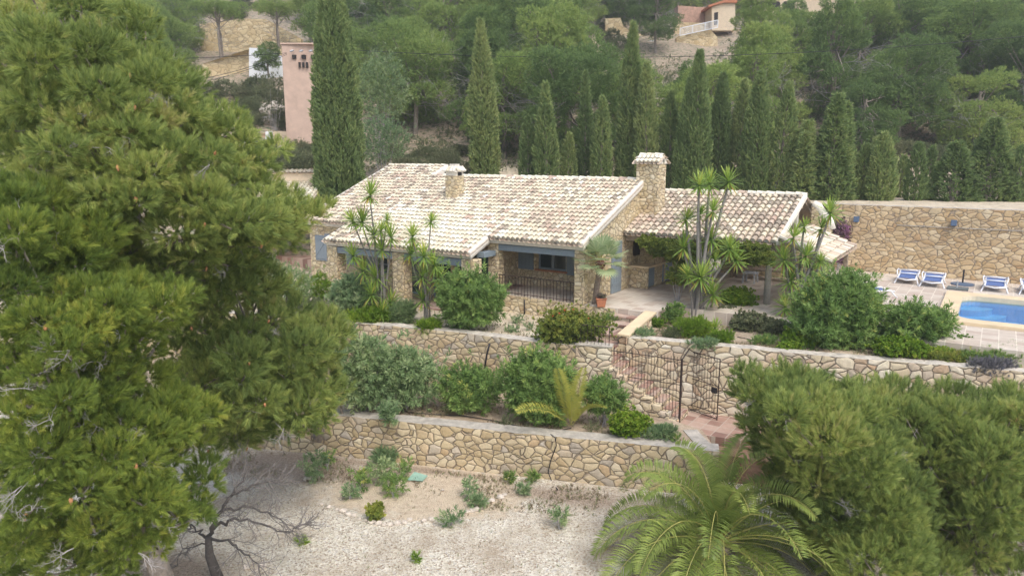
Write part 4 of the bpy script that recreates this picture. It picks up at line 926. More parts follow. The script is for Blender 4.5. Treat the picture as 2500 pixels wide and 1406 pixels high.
slabD([(1648, 100), (1648, 55), (1740, 57), (1740, 90)], 88, .6, M['stone_far'], 'terrace_wall', 'stone wall behind the white balustrade')
bl = thing('balustrade', 'white balustrade sloping up on the hillside terrace', 'balustrade', D(1660, 84, 82.6))
m_ = MB(); p0, p1 = Vector(D(1660, 88, 82.6)), Vector(D(1752, 68, 82.6))
for i in range(31): q = p0.lerp(p1, i / 30); m_.tube([q, q + gz(.75)], .03 if i % 10 else .07, 4)
m_.build('baluster', M['white'], bl); m_ = MB(); m_.tube([p0 + gz(.78), p1 + gz(.78)], .05, 5); m_.tube([p0, p1], .05, 5); m_.build('handrail', M['white'], bl)
hs = thing('hill_cottage', 'small flat roofed cottage with a dark door on the hilltop terrace', 'cottage', D(1755, 60, 89))
slabD([(1738, 75), (1738, 18), (1768, 6), (1795, 6), (1795, 75)], 87, 5, M['cream'], 'wall', '', par=hs); slabD([(1730, 18), (1730, 13), (1768, 1), (1800, 1), (1800, 7), (1768, 7)], 86.7, 5.6, M['terracotta'], 'roof', '', par=hs); slabD([(1744, 62), (1744, 32), (1753, 30), (1753, 60)], 86.95, .1, M['dark'], 'door', '', par=hs)
vl = thing('hilltop_villa', 'cream villa with arched arcade cut off at the top edge', 'villa', D(1990, 30, 95))
slabD([(1846, 60), (1846, -40), (2140, -40), (2140, 60)], 95, 8, M['cream'], 'wall', '', par=vl)
for x0_, x1_ in ((1852, 1868), (1874, 1905), (2044, 2082), (2088, 2126), (1912, 1940)):
    slabD([(x0_, 24), (x0_, 8), (x0_ + 4, 4), (x1_ - 4, 4), (x1_, 8), (x1_, 24)], 94.9, .2, M['dark'], 'arch_opening', '', par=vl)
slabD([(1840, -42), (1840, -52), (2146, -52), (2146, -42)], 94, 10, M['terracotta'], 'roof', '', par=vl)
# transformer tower
TY = 51; tw = thing('transformer_tower', 'tall pink rendered transformer tower with three insulators and vents', 'tower', D(740, 350, TY + 1))
A0, A1, A2, A3 = D(700, 352, TY), D(786, 352, TY + .25), D(786, 109, TY + .25), D(697, 109, TY)
m_ = MB(); dy = 2.6
m_.hexa([A0, A1, (A1[0], A1[1] + dy, A1[2]), (A0[0], A0[1] + dy, A0[2])], [(A0[0] + .0, A0[1], A3[2]), (A1[0], A1[1], A2[2]), (A1[0], A1[1] + dy, A2[2]), (A0[0], A0[1] + dy, A3[2])]); m_.build('wall', M['pink'], tw, bevel=.05)
m_ = MB(); zt = A3[2]; m_.box(A0[0] - .06, A1[0] + .06, TY - .06, TY + dy + .3, zt + .001, zt + .1); m_.build('parapet', M['pink'], tw)
for i in range(3):
    x, y, z = D(718 + i * 23, 139, TY - .0); m_ = MB(); m_.box(x - .13, x + .13, TY - .03, TY + .25, z - .14, z + .12); m_.build('insulator_opening', M['dark'], tw)
    m_ = MB(); m_.tube([(x, TY - .02, z + .38), (x - .02, TY - .25, z + .36), (x - .12, TY - .45, z + .28)], [.04, .07, .05], 6); m_.build('insulator', M['grey'], tw, smooth=True)
    x, y, z = D(731 + i * 9, 159, TY); m_ = MB(); m_.box(x - .055, x + .055, TY - .04, TY + .25, z - .17, z + .17); m_.build('vent_slot', M['dark'], tw)
x, y, z = D(740, 365, TY - 1); m_ = MB(); m_.box(A0[0] + .9, A1[0] + 1.5, TY - .9, TY, A0[2] - 1.2, A0[2] - .12); m_.build('annex', M['conc'], tw); m_ = MB(); m_.box(A0[0] + 1.0, A1[0] + 1.6, TY - .93, TY - .903, A0[2] - .9, A0[2] - .25); m_.build('louvre', M['grey'], tw)
slabD([(650, 372), (650, 322), (712, 321), (712, 372)], TY + 1.2, .4, M['cream'], 'garden_wall', 'low ochre wall left of the tower foot')
slabD([(648, 385), (648, 322), (662, 320), (664, 385)], TY + .4, .4, M['whitewash'], 'gate_pillar', 'white gate pillar left of the tower', 'pillar'); slabD([(636, 380), (636, 326), (647, 326), (647, 380)], TY + .9, .15, M['redrender'], 'gate_door', 'brown metal gate door next to the white pillar', 'gate')
slabD([(636, 387), (636, 378), (700, 374), (700, 382)], TY - .4, .5, M['whitewash'], 'kerb', 'white kerb at the foot of the gate pillar', 'kerb')
# outbuilding at the left behind the pine
ob = thing('outbuilding', 'low outbuilding with cream parapet and pale tiled roof behind the pines', 'outbuilding', D(680, 500, 37))
e0, e1 = Vector(D(565, 500, 35.5)), Vector(D(752, 500, 35.5)); eu_ = Vector((1, 0, 0)); m_ = MB()
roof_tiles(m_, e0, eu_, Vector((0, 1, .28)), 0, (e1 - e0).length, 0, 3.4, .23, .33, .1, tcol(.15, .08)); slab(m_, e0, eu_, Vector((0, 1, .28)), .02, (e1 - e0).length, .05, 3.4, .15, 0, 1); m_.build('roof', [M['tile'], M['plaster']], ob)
m_ = MB(); m_.box(e0.x, e1.x, 38.9, 39.2, 1, e0.z + 1.45); m_.box(e0.x + .2, e1.x - 2.6, 36.5, 38.8, -.6, e0.z - .1); m_.build('wall', M['cream'], ob)
m_ = MB(); roof_tiles(m_, (e0.x, 38.8, e0.z + 1.46), eu_, Vector((0, 1, .1)), 0, (e1 - e0).length, 0, .5, .23, .3, .1, tcol(.15, .05)); m_.build('coping_tiles', [M['tile'], M['plaster']], ob)
# power lines
def cable(lab, p, q, sag, r=.02):
    p, q = Vector(p), Vector(q); m_ = MB(); m_.tube([p.lerp(q, i / 24) - gz(sag * 4 * (i / 24) * (1 - i / 24)) for i in range(25)], r, 4); tag(m_.build('power_line', M['black'], None), lab, 'cable')
cable('long dark power line crossing the pine wood', D(786, 118, 50), D(2560, 84, 46), .95, .018)
cable('upper power line left of the tower', D(700, 130, 50.8), D(300, 145, 48), .1, .016)
cable('lower power line slanting down to the left of the tower', D(700, 131, 50.8), D(440, 203, 40), .2, .016)
cable('lowest power line slanting down beneath its twin left of the tower', D(700, 134, 50.8), D(440, 212, 40), .2, .016)
m_ = MB(); q = D(2140, 375, 47); m_.tube([(q[0] - .1, q[1], q[2] - .6), (q[0] - .05, q[1], q[2] + .5)], .04, 5); m_.tube([(q[0] + .15, q[1], q[2] - .6), (q[0] + .1, q[1], q[2] + .5)], .04, 5); m_.box(q[0] - .25, q[0] + .25, q[1] - .1, q[1] + .1, q[2] + .5, q[2] + .56); tag(m_.build('metal_stand', M['white'], None), 'small white metal stand on the bank behind the cypresses', 'stand')
m_ = MB(); q = D(1965, 480, 39.5)
cr = thing('parked_car', 'white car mostly hidden behind the dark juniper', 'car', (q[0], q[1], 2.9))
x, y = q[:2]; m_ = MB(); m_.box(x - 1.9, x + 1.9, y - .8, y + .8, 3.15, 3.75); m_.build('body', M['white'], cr, bevel=.15); m_ = MB(); m_.hexa([(x - 1.1, y - .7, 3.75), (x + 1.4, y - .7, 3.75), (x + 1.4, y + .7, 3.75), (x - 1.1, y + .7, 3.75)], [(x - .6, y - .6, 4.2), (x + 1.1, y - .6, 4.2), (x + 1.1, y + .6, 4.2), (x - .6, y + .6, 4.2)]); m_.build('cabin', M['glass'], cr, bevel=.08)
for a_ in (-1.2, 1.2):
    for b_ in (-.78, .78): m_ = MB(); m_.tube([(x + a_, y + b_ - .1, 3.2), (x + a_, y + b_ + .1, 3.2)], .31, 14); m_.build('wheel', M['black'], cr)

#%%PLANTS
# ================================================================ PINES IN FRONT
TUFT = needles(44, .16, .16, .013, .2, .95, 3)
TUFT2 = needles(44, .18, .17, .013, .15, .8, 4)
def fan(mb, p, d, L, r, lev, rg, spread=.7, n=(3, 5), curve=.15, sides=4):
    p = Vector(p); d = Vector(d).normalized(); pts = [p]; q = p.copy(); dd = d.copy(); K = 3
    for i in range(K):
        dd = (dd + Vector(rg.normal(size=3)) * curve).normalized(); q = q + dd * L / K; pts.append(q.copy())
    mb.tube(pts, [r * (1 - .55 * i / K) for i in range(K + 1)], sides, cap=False)
    if lev > 0:
        for k in range(rg.integers(*n)):
            t = rg.uniform(.35, 1); i = min(K - 1, int(t * K)); s_p = pts[i].lerp(pts[i + 1], t * K - i)
            nd = (dd + Vector(rg.normal(size=3)) * spread).normalized(); fan(mb, s_p, nd, L * rg.uniform(.5, .75), r * .55, lev - 1, rg, spread, n, curve, 3)
def region_lobes(poly, rmin, rmax, Y, dome, seed, flat=.62, tries=900, gap=.95):
    g = random.Random(seed); xs = [p[0] for p in poly]; ys = [p[1] for p in poly]; L = []
    for _ in range(tries):
        x, y = g.uniform(min(xs), max(xs)), g.uniform(min(ys), max(ys))
        if not inpoly(x, y, poly): continue
        d = distpoly(x, y, poly)
        d -= 26
        if d < rmin * .45: continue
        r = min(g.uniform(rmin, rmax), max(rmin * .6, d * 1.0))
        if any(math.hypot(x - a, (y - b) * 1.35) < gap * (r + c) * .62 for a, b, c, _ in L): continue
        L.append((x, y, r, d))
    md = max(l[3] for l in L); out = []
    for x, y, r, d in L:
        k = 1 - min(1, d / md); yy = Y + dome * k * k + g.uniform(-.1, .25) * dome
        c = D(x, y, yy); rm = r / F * yy; out.append((c[0], c[1], c[2], rm * g.uniform(.95, 1.12), rm, rm * flat * g.uniform(.85, 1.15)))
    return out
def near_pine(name, label, base, poly, Y, dome, mat, seed, rmin=48, rmax=95, spacing=.155, size=1.0, tm=TUFT, cones=0, trunk=None, dead=6, flat=.62, up=.45, back=True, tr=.2):
    rg = np.random.default_rng(seed); t = thing(name, label, 'pine tree', base)
    L = region_lobes(poly, rmin, rmax, Y, dome, seed, flat)
    LB = []
    if back:
        g = random.Random(seed + 5)
        for l in L:
            if g.random() < .9: LB.append((l[0] + g.uniform(-.2, .2), l[1] + dome * .6 + l[4], l[2] - .15, l[3] * 1.15, l[4], l[5] * 1.2)); LB.append((l[0] + g.uniform(-.3, .3), l[1] + dome * .35 + l[4] * .7, l[2] - l[5] * .9, l[3], l[4], l[5])) if g.random() < .6 else None
    V, Fc, rr = lobes_scatter(L, spacing, tm, size, rg, up=up, shell=.5)
    if LB:
        V2, F2, r2 = lobes_scatter(LB, spacing * 1.35, tm, size * 1.3, rg, up=up, shell=.5); Fc = np.concatenate([Fc, F2 + len(V)]); V = np.concatenate([V, V2]); rr = np.concatenate([rr, r2])
    npmesh('crown', V, Fc, mat, rr, t)
    C = Vector(np.mean([l[:3] for l in L], 0)); hub = trunk or [Vector(base), Vector((C.x, C.y + dome * .4, C.z - .4))]
    m_ = MB(); K = 6; tp = []
    full = [Vector(p) for p in hub]
    for i in range(len(full) - 1):
        for k in range(K): q = full[i].lerp(full[i + 1], k / K); tp.append(q + Vector(rg.normal(size=3)) * .04 * (0 if i + k == 0 else 1))
    tp.append(full[-1]); m_.tube(tp, [tr * (1 - .6 * i / len(tp)) for i in range(len(tp))], 9); m_.build('trunk', M['bark'], t, smooth=True)
    m_ = MB(); tw_ = MB()
    for l in L + LB:
        c = Vector(l[:3]) - gz(l[5] * .45); best = min(tp[len(tp) // 3:], key=lambda q: (q - c).length); mid = best.lerp(c, .5) + Vector(rg.normal(size=3)) * .12 - gz(.05)
        m_.tube([best, mid, c], [.045, .03, .016], 5, cap=False)
        fan(tw_, c + Vector(rg.normal(size=3)) * l[3] * .2, Vector(rg.normal(size=3)) + Vector((0, -.4, .1)), l[3] * .55, .006, 1, rg)
    m_.build('limb', M['bark'], t, smooth=True)
    dl = sorted(L, key=lambda q: rg.random())[:dead]
    for l in dl:
        c = Vector(l[:3]) + Vector((rg.uniform(-.5, .5) * l[3], -l[4] * .85, -l[5] * .9))
        for k in range(2): fan(tw_, c, Vector((rg.uniform(-1, 1), -.5, rg.uniform(-.5, .2))), l[3] * .75, .008, 3, rg, .65, (3, 5), .2)
    tw_.build('dead_twigs', M['twig'], t)
    g = random.Random(seed + 9)
    for k in range(cones):
        l = g.choice(L); a_ = g.uniform(-1.2, 1.2); q = Vector(l[:3]) + Vector((math.sin(a_) * l[3] * .8, -math.cos(a_) * l[4] * 1.02, g.uniform(.0, .5) * l[5]))
        c_ = MB(); s_c = g.uniform(.85, 1.2); ax = Vector((g.uniform(-.4, .4), -.3, -1)).normalized() * .1 * s_c; c_.tube([q, q + ax * .25, q + ax * .6, q + ax], [.012, .028, .024, .006], 7); c_.build('pine_cone', M['cone'], t, smooth=True)
    return t
A_ = [(-80, -90), (200, -90), (270, 0), (310, 90), (440, 100), (450, 190), (505, 230), (530, 285), (640, 285), (645, 350), (625, 420), (765, 465), (745, 560), (670, 640), (560, 690), (400, 760), (300, 760), (100, 760), (-130, 760), (-130, 0)]
near_pine('pine_tree', 'largest Aleppo pine with orange cones filling the upper left corner', (-8.3, 14.2, -3.5), A_, 11.5, 3.0, M['pinegreen'], 21, 44, 84, .098, .68, cones=18, dead=12, tr=.28)
B_ = [(480, 600), (600, 590), (655, 640), (690, 730), (770, 755), (850, 800), (835, 860), (800, 900), (840, 975), (820, 1065), (720, 1110), (600, 1135), (520, 1140), (430, 1130), (330, 1080), (330, 960), (370, 900), (355, 820), (400, 760), (430, 660)]
near_pine('pine_tree', 'fresh green pine with leaning pale trunk in front of the left garden wall', P(795, 1095, -3.5), B_, 14.2, 2.2, M['pinegreen'], 22, 40, 78, .115, .80, cones=14, dead=6, trunk=[P(795, 1095, -3.5), D(768, 1030, 19.6), D(700, 930, 18), D(620, 860, 16.5)], tr=.17)
C_ = [(-130, 380), (60, 400), (135, 480), (130, 600), (150, 650), (220, 635), (375, 670), (365, 800), (310, 900), (340, 960), (500, 1000), (525, 1060), (460, 1120), (470, 1200), (495, 1260), (440, 1340), (380, 1460), (-130, 1480)]
near_pine('pine_tree', 'yellowish green pine with dead grey twigs in the lower left corner', (-5.6, 11.5, -3.5), C_, 9.0, 1.8, M['pineyel'], 23, 52, 100, .078, .54, cones=10, dead=38, tr=.22)
D_ = [(1800, 920), (1890, 895), (1990, 912), (2110, 920), (2180, 975), (2260, 1100), (2320, 1280), (2500, 1600), (1990, 1600), (1985, 1370), (1930, 1230), (1850, 1090), (1790, 980)]
near_pine('pine_tree', 'bushy young pine in front of the cream wall beside the date palm', (7.3, 14.8, -3.5), D_, 12.6, 2.2, M['pinegreen'], 24, 44, 80, .092, .64, tm=TUFT2, cones=2, dead=9, flat=.75, up=.8)
E_ = [(2110, 930), (2300, 935), (2420, 955), (2640, 960), (2680, 1620), (2300, 1620), (2220, 1300), (2200, 1180), (2150, 1010)]
near_pine('pine_tree', 'dense green pine filling the lower right corner', (10.3, 14.5, -3.5), E_, 13.4, 2.2, M['pinegreen'], 25, 44, 80, .098, .68, tm=TUFT2, cones=1, dead=8, flat=.75, up=.8)

# ================================================================ FOREST
CL = needles(11, .10, .20, .038, .3, 1.2, 5)
def forest_variant(seed, hgt, rad, form):
    g = random.Random(seed); L = []; n = {'round': 30, 'tall': 32, 'umbrella': 14}[form]
    for i in range(n):
        if form == 'umbrella': zz = hgt * g.uniform(.68, .9); rr = rad * g.uniform(.1, .85)
        elif form == 'tall': zz = hgt * g.uniform(.12, .93); rr = rad * (1.05 - zz / hgt) * g.uniform(.3, 1.1)
        else: zz = hgt * g.uniform(.16, .86); rr = rad * math.sqrt(max(.05, 1 - ((zz / hgt - .5) / .5) ** 2)) * g.uniform(.35, .8)
        a_ = i * 2.4 + g.uniform(-.4, .4); r_ = rad * g.uniform(.26, .42)
        L.append((math.cos(a_) * rr, math.sin(a_) * rr, zz, r_, r_, r_ * g.uniform(.55, .75)))
    V, Fc, rn = lobes_scatter(L, .195, CL, .9, np.random.default_rng(seed), up=.45, shell=.6, bias=1.25)
    t = thing('pine_tree', 'x', 'pine tree', (0, 0, 0)); npmesh('crown', V, Fc, M['forest'], rn, t)
    m_ = MB(); k = 2 if form == 'umbrella' else 1
    for j in range(k):
        top = Vector((g.uniform(-.3, .3) * k, .2 * j, hgt * .72)); m_.tube([(j * .35, 0, -.8), (j * .35 + g.uniform(-.2, .2), .1, hgt * .35), top], [.2, .15, .08], 7)
        for l in L[j::k]:
            m_.tube([top.lerp(Vector((j * .35, 0, hgt * .3)), g.uniform(.1, .8)), Vector(l[:3]) - gz(l[5] * .4)], [.06, .02], 4, cap=False)
    m_.build('trunk', M['bark'], t)
    tw_ = MB(); rg = np.random.default_rng(seed)
    for q in range(16): a_ = g.uniform(0, 6.28); fan(tw_, (0, 0, hgt * g.uniform(.15, .6)), (math.cos(a_), math.sin(a_), .15), rad * .75, .022, 2, rg, .5)
    tw_.build('dead_twigs', M['twig'], t)
    return t
VARS = [forest_variant(1, 7.5, 3.4, 'round'), forest_variant(2, 8.2, 3.0, 'round'), forest_variant(3, 9.0, 3.2, 'tall'), forest_variant(4, 6.2, 2.8, 'round'), forest_variant(5, 8.8, 3.6, 'round'), forest_variant(6, 7.5, 2.6, 'tall')]
UMB = forest_variant(8, 7.0, 3.2, 'umbrella')
used = set()
def place_tree(v, x, y, s, rz, label, group, z=None):
    o = v
    if v.name in used: o = copytree(v, (0, 0, 0))
    used.add(v.name); o.location = (x, y, hill(x, y) if z is None else z); o.rotation_euler = (0, 0, rz); o.scale = (s, s, s * random.uniform(.9, 1.1)); o['label'] = label
    if group: o['group'] = group
    return o
# single trees one can tell apart: (px of trunk foot, Y, scale)
def foot(px, py, Y): return D(px, py, Y)
for px, py, Y, s, lab, v in ((540, 137, 74, 1.0, 'umbrella shaped pine with twin trunks in front of the ochre wall', UMB), (682, 120, 76, .95, 'pine with a single slim trunk right of the umbrella shaped pine', UMB), (655, 182, 66, .5, 'small sparse pine in front of the white wall', VARS[0]), (760, 100, 72, .8, 'round pine crown just behind the pink tower', VARS[1]), (1600, 118, 78, 1.0, 'round pine standing in front of the yellow hillside wall', VARS[4])):
    x, y, z = foot(px, py, Y); place_tree(v, x, y, s * .78, random.uniform(0, 6), lab, None, z)
EXC = [(490, 760, 30, 300), (590, 800, 225, 440), (1480, 1600, 30, 135), (1640, 1775, 0, 125), (1840, 2130, -60, 6), (540, 700, -40, 48)]
pts = []; g = random.Random(5); tries = 0
GL_ = 'green pine among many in the dense wood on the hillside'
while tries < 60000 and len(pts) < 290:
    tries += 1; y = g.uniform(46, 118); x = g.uniform(-.86 * y - 4, .86 * y + 4)
    u, v = uvof(x, y)
    mn = 4.3 if y < 70 else 5.4 if y < 95 else 6.4
    if any((x - a) ** 2 + (y - b_) ** 2 < mn * mn for a, b_ in pts): continue
    s = g.uniform(.78, 1.2); z = hill(x, y); q = proj((x, y, z + 4.6 * s)); rpx = 3.1 * s * F / y; top = q[1] - rpx
    if y < 50 and (q[0] > 1850 or q[0] < 800): continue
    if v < 19 and q[0] > 800: continue
    if top < -330 and y < 90: pass
    hit = False
    for a0, a1, b0, b1 in EXC:
        if q[0] + rpx * .75 > a0 and q[0] - rpx * .75 < a1 and q[1] + rpx * .9 > b0 and top < b1: hit = True; break
    if hit: continue
    pts.append((x, y)); 
    hr = 'low on the slope' if y < 62 else 'midway up the slope' if y < 84 else 'high up the slope'
    for lim, wh in ((480, 'behind the largest front pine'), (800, 'left of the giant cypress'), (1130, 'between the giant and the tall slender cypress'), (1330, 'right of the tall slender cypress'), (1520, 'left of the forked cypress'), (1700, 'above the big chimney'), (1920, 'above the pavilion'), (2150, 'above the bushy junipers'), (2330, 'above the pool wall'), (9999, 'towards the right edge')):
        if q[0] < lim: break
    kd = g.randrange(6)
    place_tree(VARS[kd], x, y, s, g.uniform(0, 6.28), ('rounded', 'rounded', 'upright', 'low rounded', 'broad', 'slim upright')[kd] + ' wood pine ' + hr + ' ' + wh, 'pines of the wood on the hillside')
print('FOREST', len(pts))
rgn = np.random.default_rng(55); PV_ = []
g = random.Random(56)
while len(PV_) < 3600:
    y = 44 + 75 * g.random() ** 1.2; x = g.uniform(-.84 * y - 2, .84 * y + 2); z = hill(x, y); q = proj((x, y, z)); u, v = uvof(x, y)
    if v < 17 and u > -15.6: continue
    if 490 < q[0] < 800 and q[1] > -20: continue
    if 1480 < q[0] < 1775 and q[1] < 130: continue
    if noise.noise(Vector((x * .13, y * .13, 9))) < -.22: continue
    PV_.append((x, y, z + .15))
PV_ = np.array(PV_); Pn = np.repeat(PV_, 14, 0) + rgn.normal(size=(len(PV_) * 14, 3)) * [.45, .45, .22]
V, Fc = scatter(*CL, Pn, np.tile([0, 0, 1.], (len(Pn), 1)) + .6 * rgn.normal(size=Pn.shape), rgn.uniform(.8, 1.5, len(Pn)), rgn)
tag(npmesh('undergrowth', V, Fc, M['scrub'], np.repeat(np.clip(.45 + .2 * rgn.normal(size=len(Pn)), 0, 1), len(CL[1]))), 'low scrub carpeting the floor of the wood on the hillside', 'undergrowth', None, 'stuff')
# ================================================================ CYPRESSES
CY = needles(8, .12, .18, .05, .15, .7, 6)
def cypress(label, px, ytop, ybase, hw, Y, seed, spires=1, loose=0, mat='cypress', size=1.0, z0=None, name='cypress_tree', cat='cypress', dens=1.0):
    rg = np.random.default_rng(seed); bx, by, bz = D(px, ybase, Y)
    if z0 is not None: bz = z0
    hgt = D(px, ytop, Y)[2] - bz; R0 = hw / F * Y; t = thing(name, label, cat, (bx, by, bz)); Ps = []; Ds = []
    sp = [(0, 0, 1.0, 1.0)]
    for k in range(spires - 1): a_ = rg.uniform(0, 6.28); sp.append((math.cos(a_) * R0 * .45, math.sin(a_) * R0 * .45, rg.uniform(.7, .93), .7))
    ex = 1.3 + 1.0 * rg.random()
    for j, (ox, oy, hf, rf_) in enumerate(sp):
        h = hgt * hf; r = R0 * rf_ * (1 if spires == 1 else .85); n = int(2 * math.pi * r * h * .75 / (.092 * size) ** 2 * dens * 1.2)
        z = rg.random(n) ** 1.12; a_ = rg.uniform(0, 6.283, n)
        prof = np.clip(np.minimum(1, (z / .1) * .3 + .7) * np.where(z < .45, 1 - .12 * (z - .2) ** 2, 1) * (1 - np.clip((z - .3) / .7, 0, 1) ** ex) ** .9, .03, 1) if not loose else np.clip((1 - z) ** .8 * np.minimum(1, z / .06 + .4), .04, 1)
        wob = 1 + .10 * np.sin(a_ * 5 + z * h * 1.1 + seed + j) + .09 * np.sin(a_ * 9 - z * h * 2.3 + seed * 2) + (.22 * np.sin(z * h * 5 + a_ * 3 + seed) * np.sin(a_ * 4 + seed) if loose else .07 * np.sin(z * h * 3.3 + a_ * 2))
        rr = r * prof * wob * (1 - .28 * rg.random(n) ** 2)
        p = np.stack([ox + rr * np.cos(a_), oy + rr * np.sin(a_), z * h], 1); up = (1.5 if not loose else .5)
        d = np.stack([np.cos(a_), np.sin(a_), np.full(n, up)], 1) + .3 * rg.normal(size=(n, 3)); Ps.append(p); Ds.append(d)
    p = np.concatenate(Ps); d = np.concatenate(Ds); V, Fc = scatter(*CY, p, d, size * rg.uniform(.7, 1.35, len(p)), rg)
    rn = np.repeat(np.clip(.5 + .2 * rg.normal(size=len(p)) + .12 * np.sin(p[:, 2] * 2.3 + p[:, 0] * 4), 0, 1), len(CY[1]))
    npmesh('crown', V, Fc, M[mat], rn, t, world=False)
    m_ = MB(); o = bz; m_.tube([(0, 0, -.4), (0, 0, hgt * .4), (0, 0, hgt * .93)], [R0 * .22, R0 * .15, .02], 7); q = m_.build('trunk', M['bark'], None); q.parent = t
    if seed > 1: t.rotation_euler = (R(rg.uniform(-1.5, 1.5)), R(rg.uniform(-2, 2)), 0)
    return t
cypress('giant twin topped cypress rising behind the left end of the roof', 834, -55, 488, 55, 38, 1, 4, size=.95, z0=1.5, dens=1.25)
CYP = [(1183, 55, 440, 33, 43, 'tall slender cypress behind the middle of the ridge', 3), (1290, 290, 445, 18, 42, 'short narrow cypress left of the grey green one behind the ridge', 1), (1334, 208, 445, 25, 41, 'greyish green cypress behind the ridge right of the slender tall one', 1), (1384, 330, 445, 17, 42, 'low dark cypress between two taller ones behind the ridge', 1), (1430, 178, 445, 17, 42.5, 'thin pointed cypress behind the right half of the ridge', 1), (1467, 242, 445, 21, 41, 'shorter pointed cypress left of the forked tall one', 1), (1530, 60, 445, 29, 42, 'tallest forked cypress left of the big chimney', 3), (1577, 158, 440, 24, 41, 'broad cypress directly behind the big chimney', 1), (1635, 228, 470, 20, 41, 'dark short cypress just right of the big chimney', 1), (1688, 130, 480, 40, 39.5, 'wide tall cypress behind the pavilion roof', 2), (1745, 185, 480, 26, 41, 'irregular cypress second right of the big chimney group', 2), (1797, 200, 480, 22, 41, 'dark narrow cypress between two broad ones above the pavilion', 1), (1836, 180, 482, 34, 39, 'broad cypress above the right part of the pavilion roof', 2), (1897, 208, 488, 26, 38.5, 'slim cypress left of the bushy junipers', 1), (2102, 358, 492, 28, 37.5, 'short brownish cypress behind the pool wall left of the round one', 2), (2150, 330, 494, 33, 36.8, 'plump bright cypress at the middle of the pool wall', 2), (2126, 340, 480, 14, 41, 'thin cypress peeping behind the plump one', 1), (2229, 355, 496, 19, 36.8, 'small cypress standing alone over the pool wall', 1), (2262, 362, 480, 12, 39.5, 'very thin cypress right of the small lone one', 1), (2196, 385, 480, 14, 40, 'small dull cypress behind the plump one on its right', 1), (2478, 362, 500, 30, 36.2, 'cypress at the right edge behind the pool wall', 1)]
for i, (px, yt, yb, hw, Y, lab, sp) in enumerate(CYP):
    cypress(lab, px, yt, yb, hw * 1.05, Y, 30 + i, sp, size=.95, z0=2.8, mat='cypress')
JUN = [(2022, 235, 495, 58, 37.3, 'big bushy blue green juniper behind the pavilion gable', 3), (1958, 300, 492, 46, 37.8, 'loose olive juniper left of the big bushy one', 3), (2325, 352, 500, 56, 36.6, 'dark conical cedar behind the pool wall', 1), (2405, 295, 502, 66, 36.8, 'taller dark conical cedar near the right edge', 1)]
for i, (px, yt, yb, hw, Y, lab, sp) in enumerate(JUN):
    cypress(lab, px, yt, yb, hw, Y, 60 + i, sp, loose=1, size=1.15, z0=2.8, name='juniper_tree', cat='juniper')

# ================================================================ SHRUBS
OL = leaves(16, .14, .165, .03, .35, 1.25, 7, .1)
OLS = leaves(14, .12, .10, .022, .35, 1.25, 8, .1)
RND = leaves(16, .05, .07, .045, .4, 1.4, 9, .1)
FIN = needles(18, .08, .09, .012, .2, 1.2, 10)
def bush(name, label, cat, px, py, rx, ry, zb, bpy_, mat, tm, spacing=.11, n=8, seed=1, size=1, stems=True, group=None, Y=None, loose=.0, stemmat='twig', dens=1.3, fray=.55):
    g = random.Random(seed); rg = np.random.default_rng(seed); b_ = P(px, bpy_, zb) if Y is None else D(px, bpy_, Y); Y = b_[1]; c = D(px, py, Y)
    mx, my = rx / F * Y, ry / F * Y; t = thing(name, label, cat, (b_[0], b_[1], zb), group); L = []
    for i in range(n):
        a_ = i * 2.4; k = math.sqrt((i + .5) / n); L.append((c[0] + math.cos(a_) * k * mx * .62, Y + math.sin(a_ * 1.3) * mx * .45, c[2] + math.sin(a_) * k * my * .6, mx * g.uniform(.36, .5), mx * g.uniform(.36, .5), min(my, mx) * g.uniform(.38, .52)))
    if n == 1: L = [(c[0], Y, c[2], mx, mx, my)]
    V, Fc, rr = lobes_scatter(L, spacing, tm, size, rg, up=.55, shell=.4, bias=dens, lowcut=-.8, fray=fray); npmesh('foliage', V, Fc, M[mat], rr, t)
    if stems:
        m_ = MB()
        for l in L: m_.tube([(b_[0] + g.uniform(-.12, .12) * mx, Y + g.uniform(-.1, .1), zb - .05), (.5 * (b_[0] + l[0]), .5 * (Y + l[1]), .5 * (zb + l[2])), l[:3]], [.02, .015, .008], 4, cap=False)
        m_.build('stems', M[stemmat], t)
    return t
bush('oleander_bush', 'large oleander left of the porch railing', 'oleander', 1150, 735, 82, 75, -.65, 808, 'oleander', OL, n=10, seed=1)
bush('oleander_bush', 'blue green oleander at the foot of the left yucca clump', 'oleander', 862, 728, 60, 48, -.65, 775, 'bluegreen', OL, n=8, seed=2)
bush('laurel_bush', 'bright green rounded bush below the open left shutter', 'bush', 776, 702, 38, 36, -.65, 742, 'lime', OLS, n=6, seed=3)
bush('garden_shrub', 'loose grey green shrub at the left corner of the house', 'shrub', 700, 700, 62, 58, -.65, 765, 'olegrey', OLS, n=9, seed=4, spacing=.14)
bush('garden_shrub', 'thin brownish shrub right of the fresh green pine', 'shrub', 760, 762, 60, 32, -.65, 795, 'scrub', OLS, n=7, seed=5, spacing=.14)
bush('oleander_bush', 'tallest dark green oleander left of the stair block', 'oleander', 1313, 945, 88, 88, -2.32, 1030, 'oleander', OL, n=11, seed=6)
bush('oleander_bush', 'twin headed oleander in front of the middle wall', 'oleander', 1148, 950, 82, 58, -2.32, 1005, 'oleander', OL, n=9, seed=7, spacing=.13)
bush('willowy_shrub', 'loose willowy grey green shrub in the middle of the planting bed', 'shrub', 985, 925, 88, 72, -2.32, 1000, 'olegrey', OL, n=14, seed=8, spacing=.19, size=1.25)
bush('willowy_shrub', 'loose willowy shrub beside the leaning pine trunk', 'shrub', 890, 915, 85, 95, -2.32, 1005, 'olegrey', OL, n=15, seed=9, spacing=.19, size=1.25)
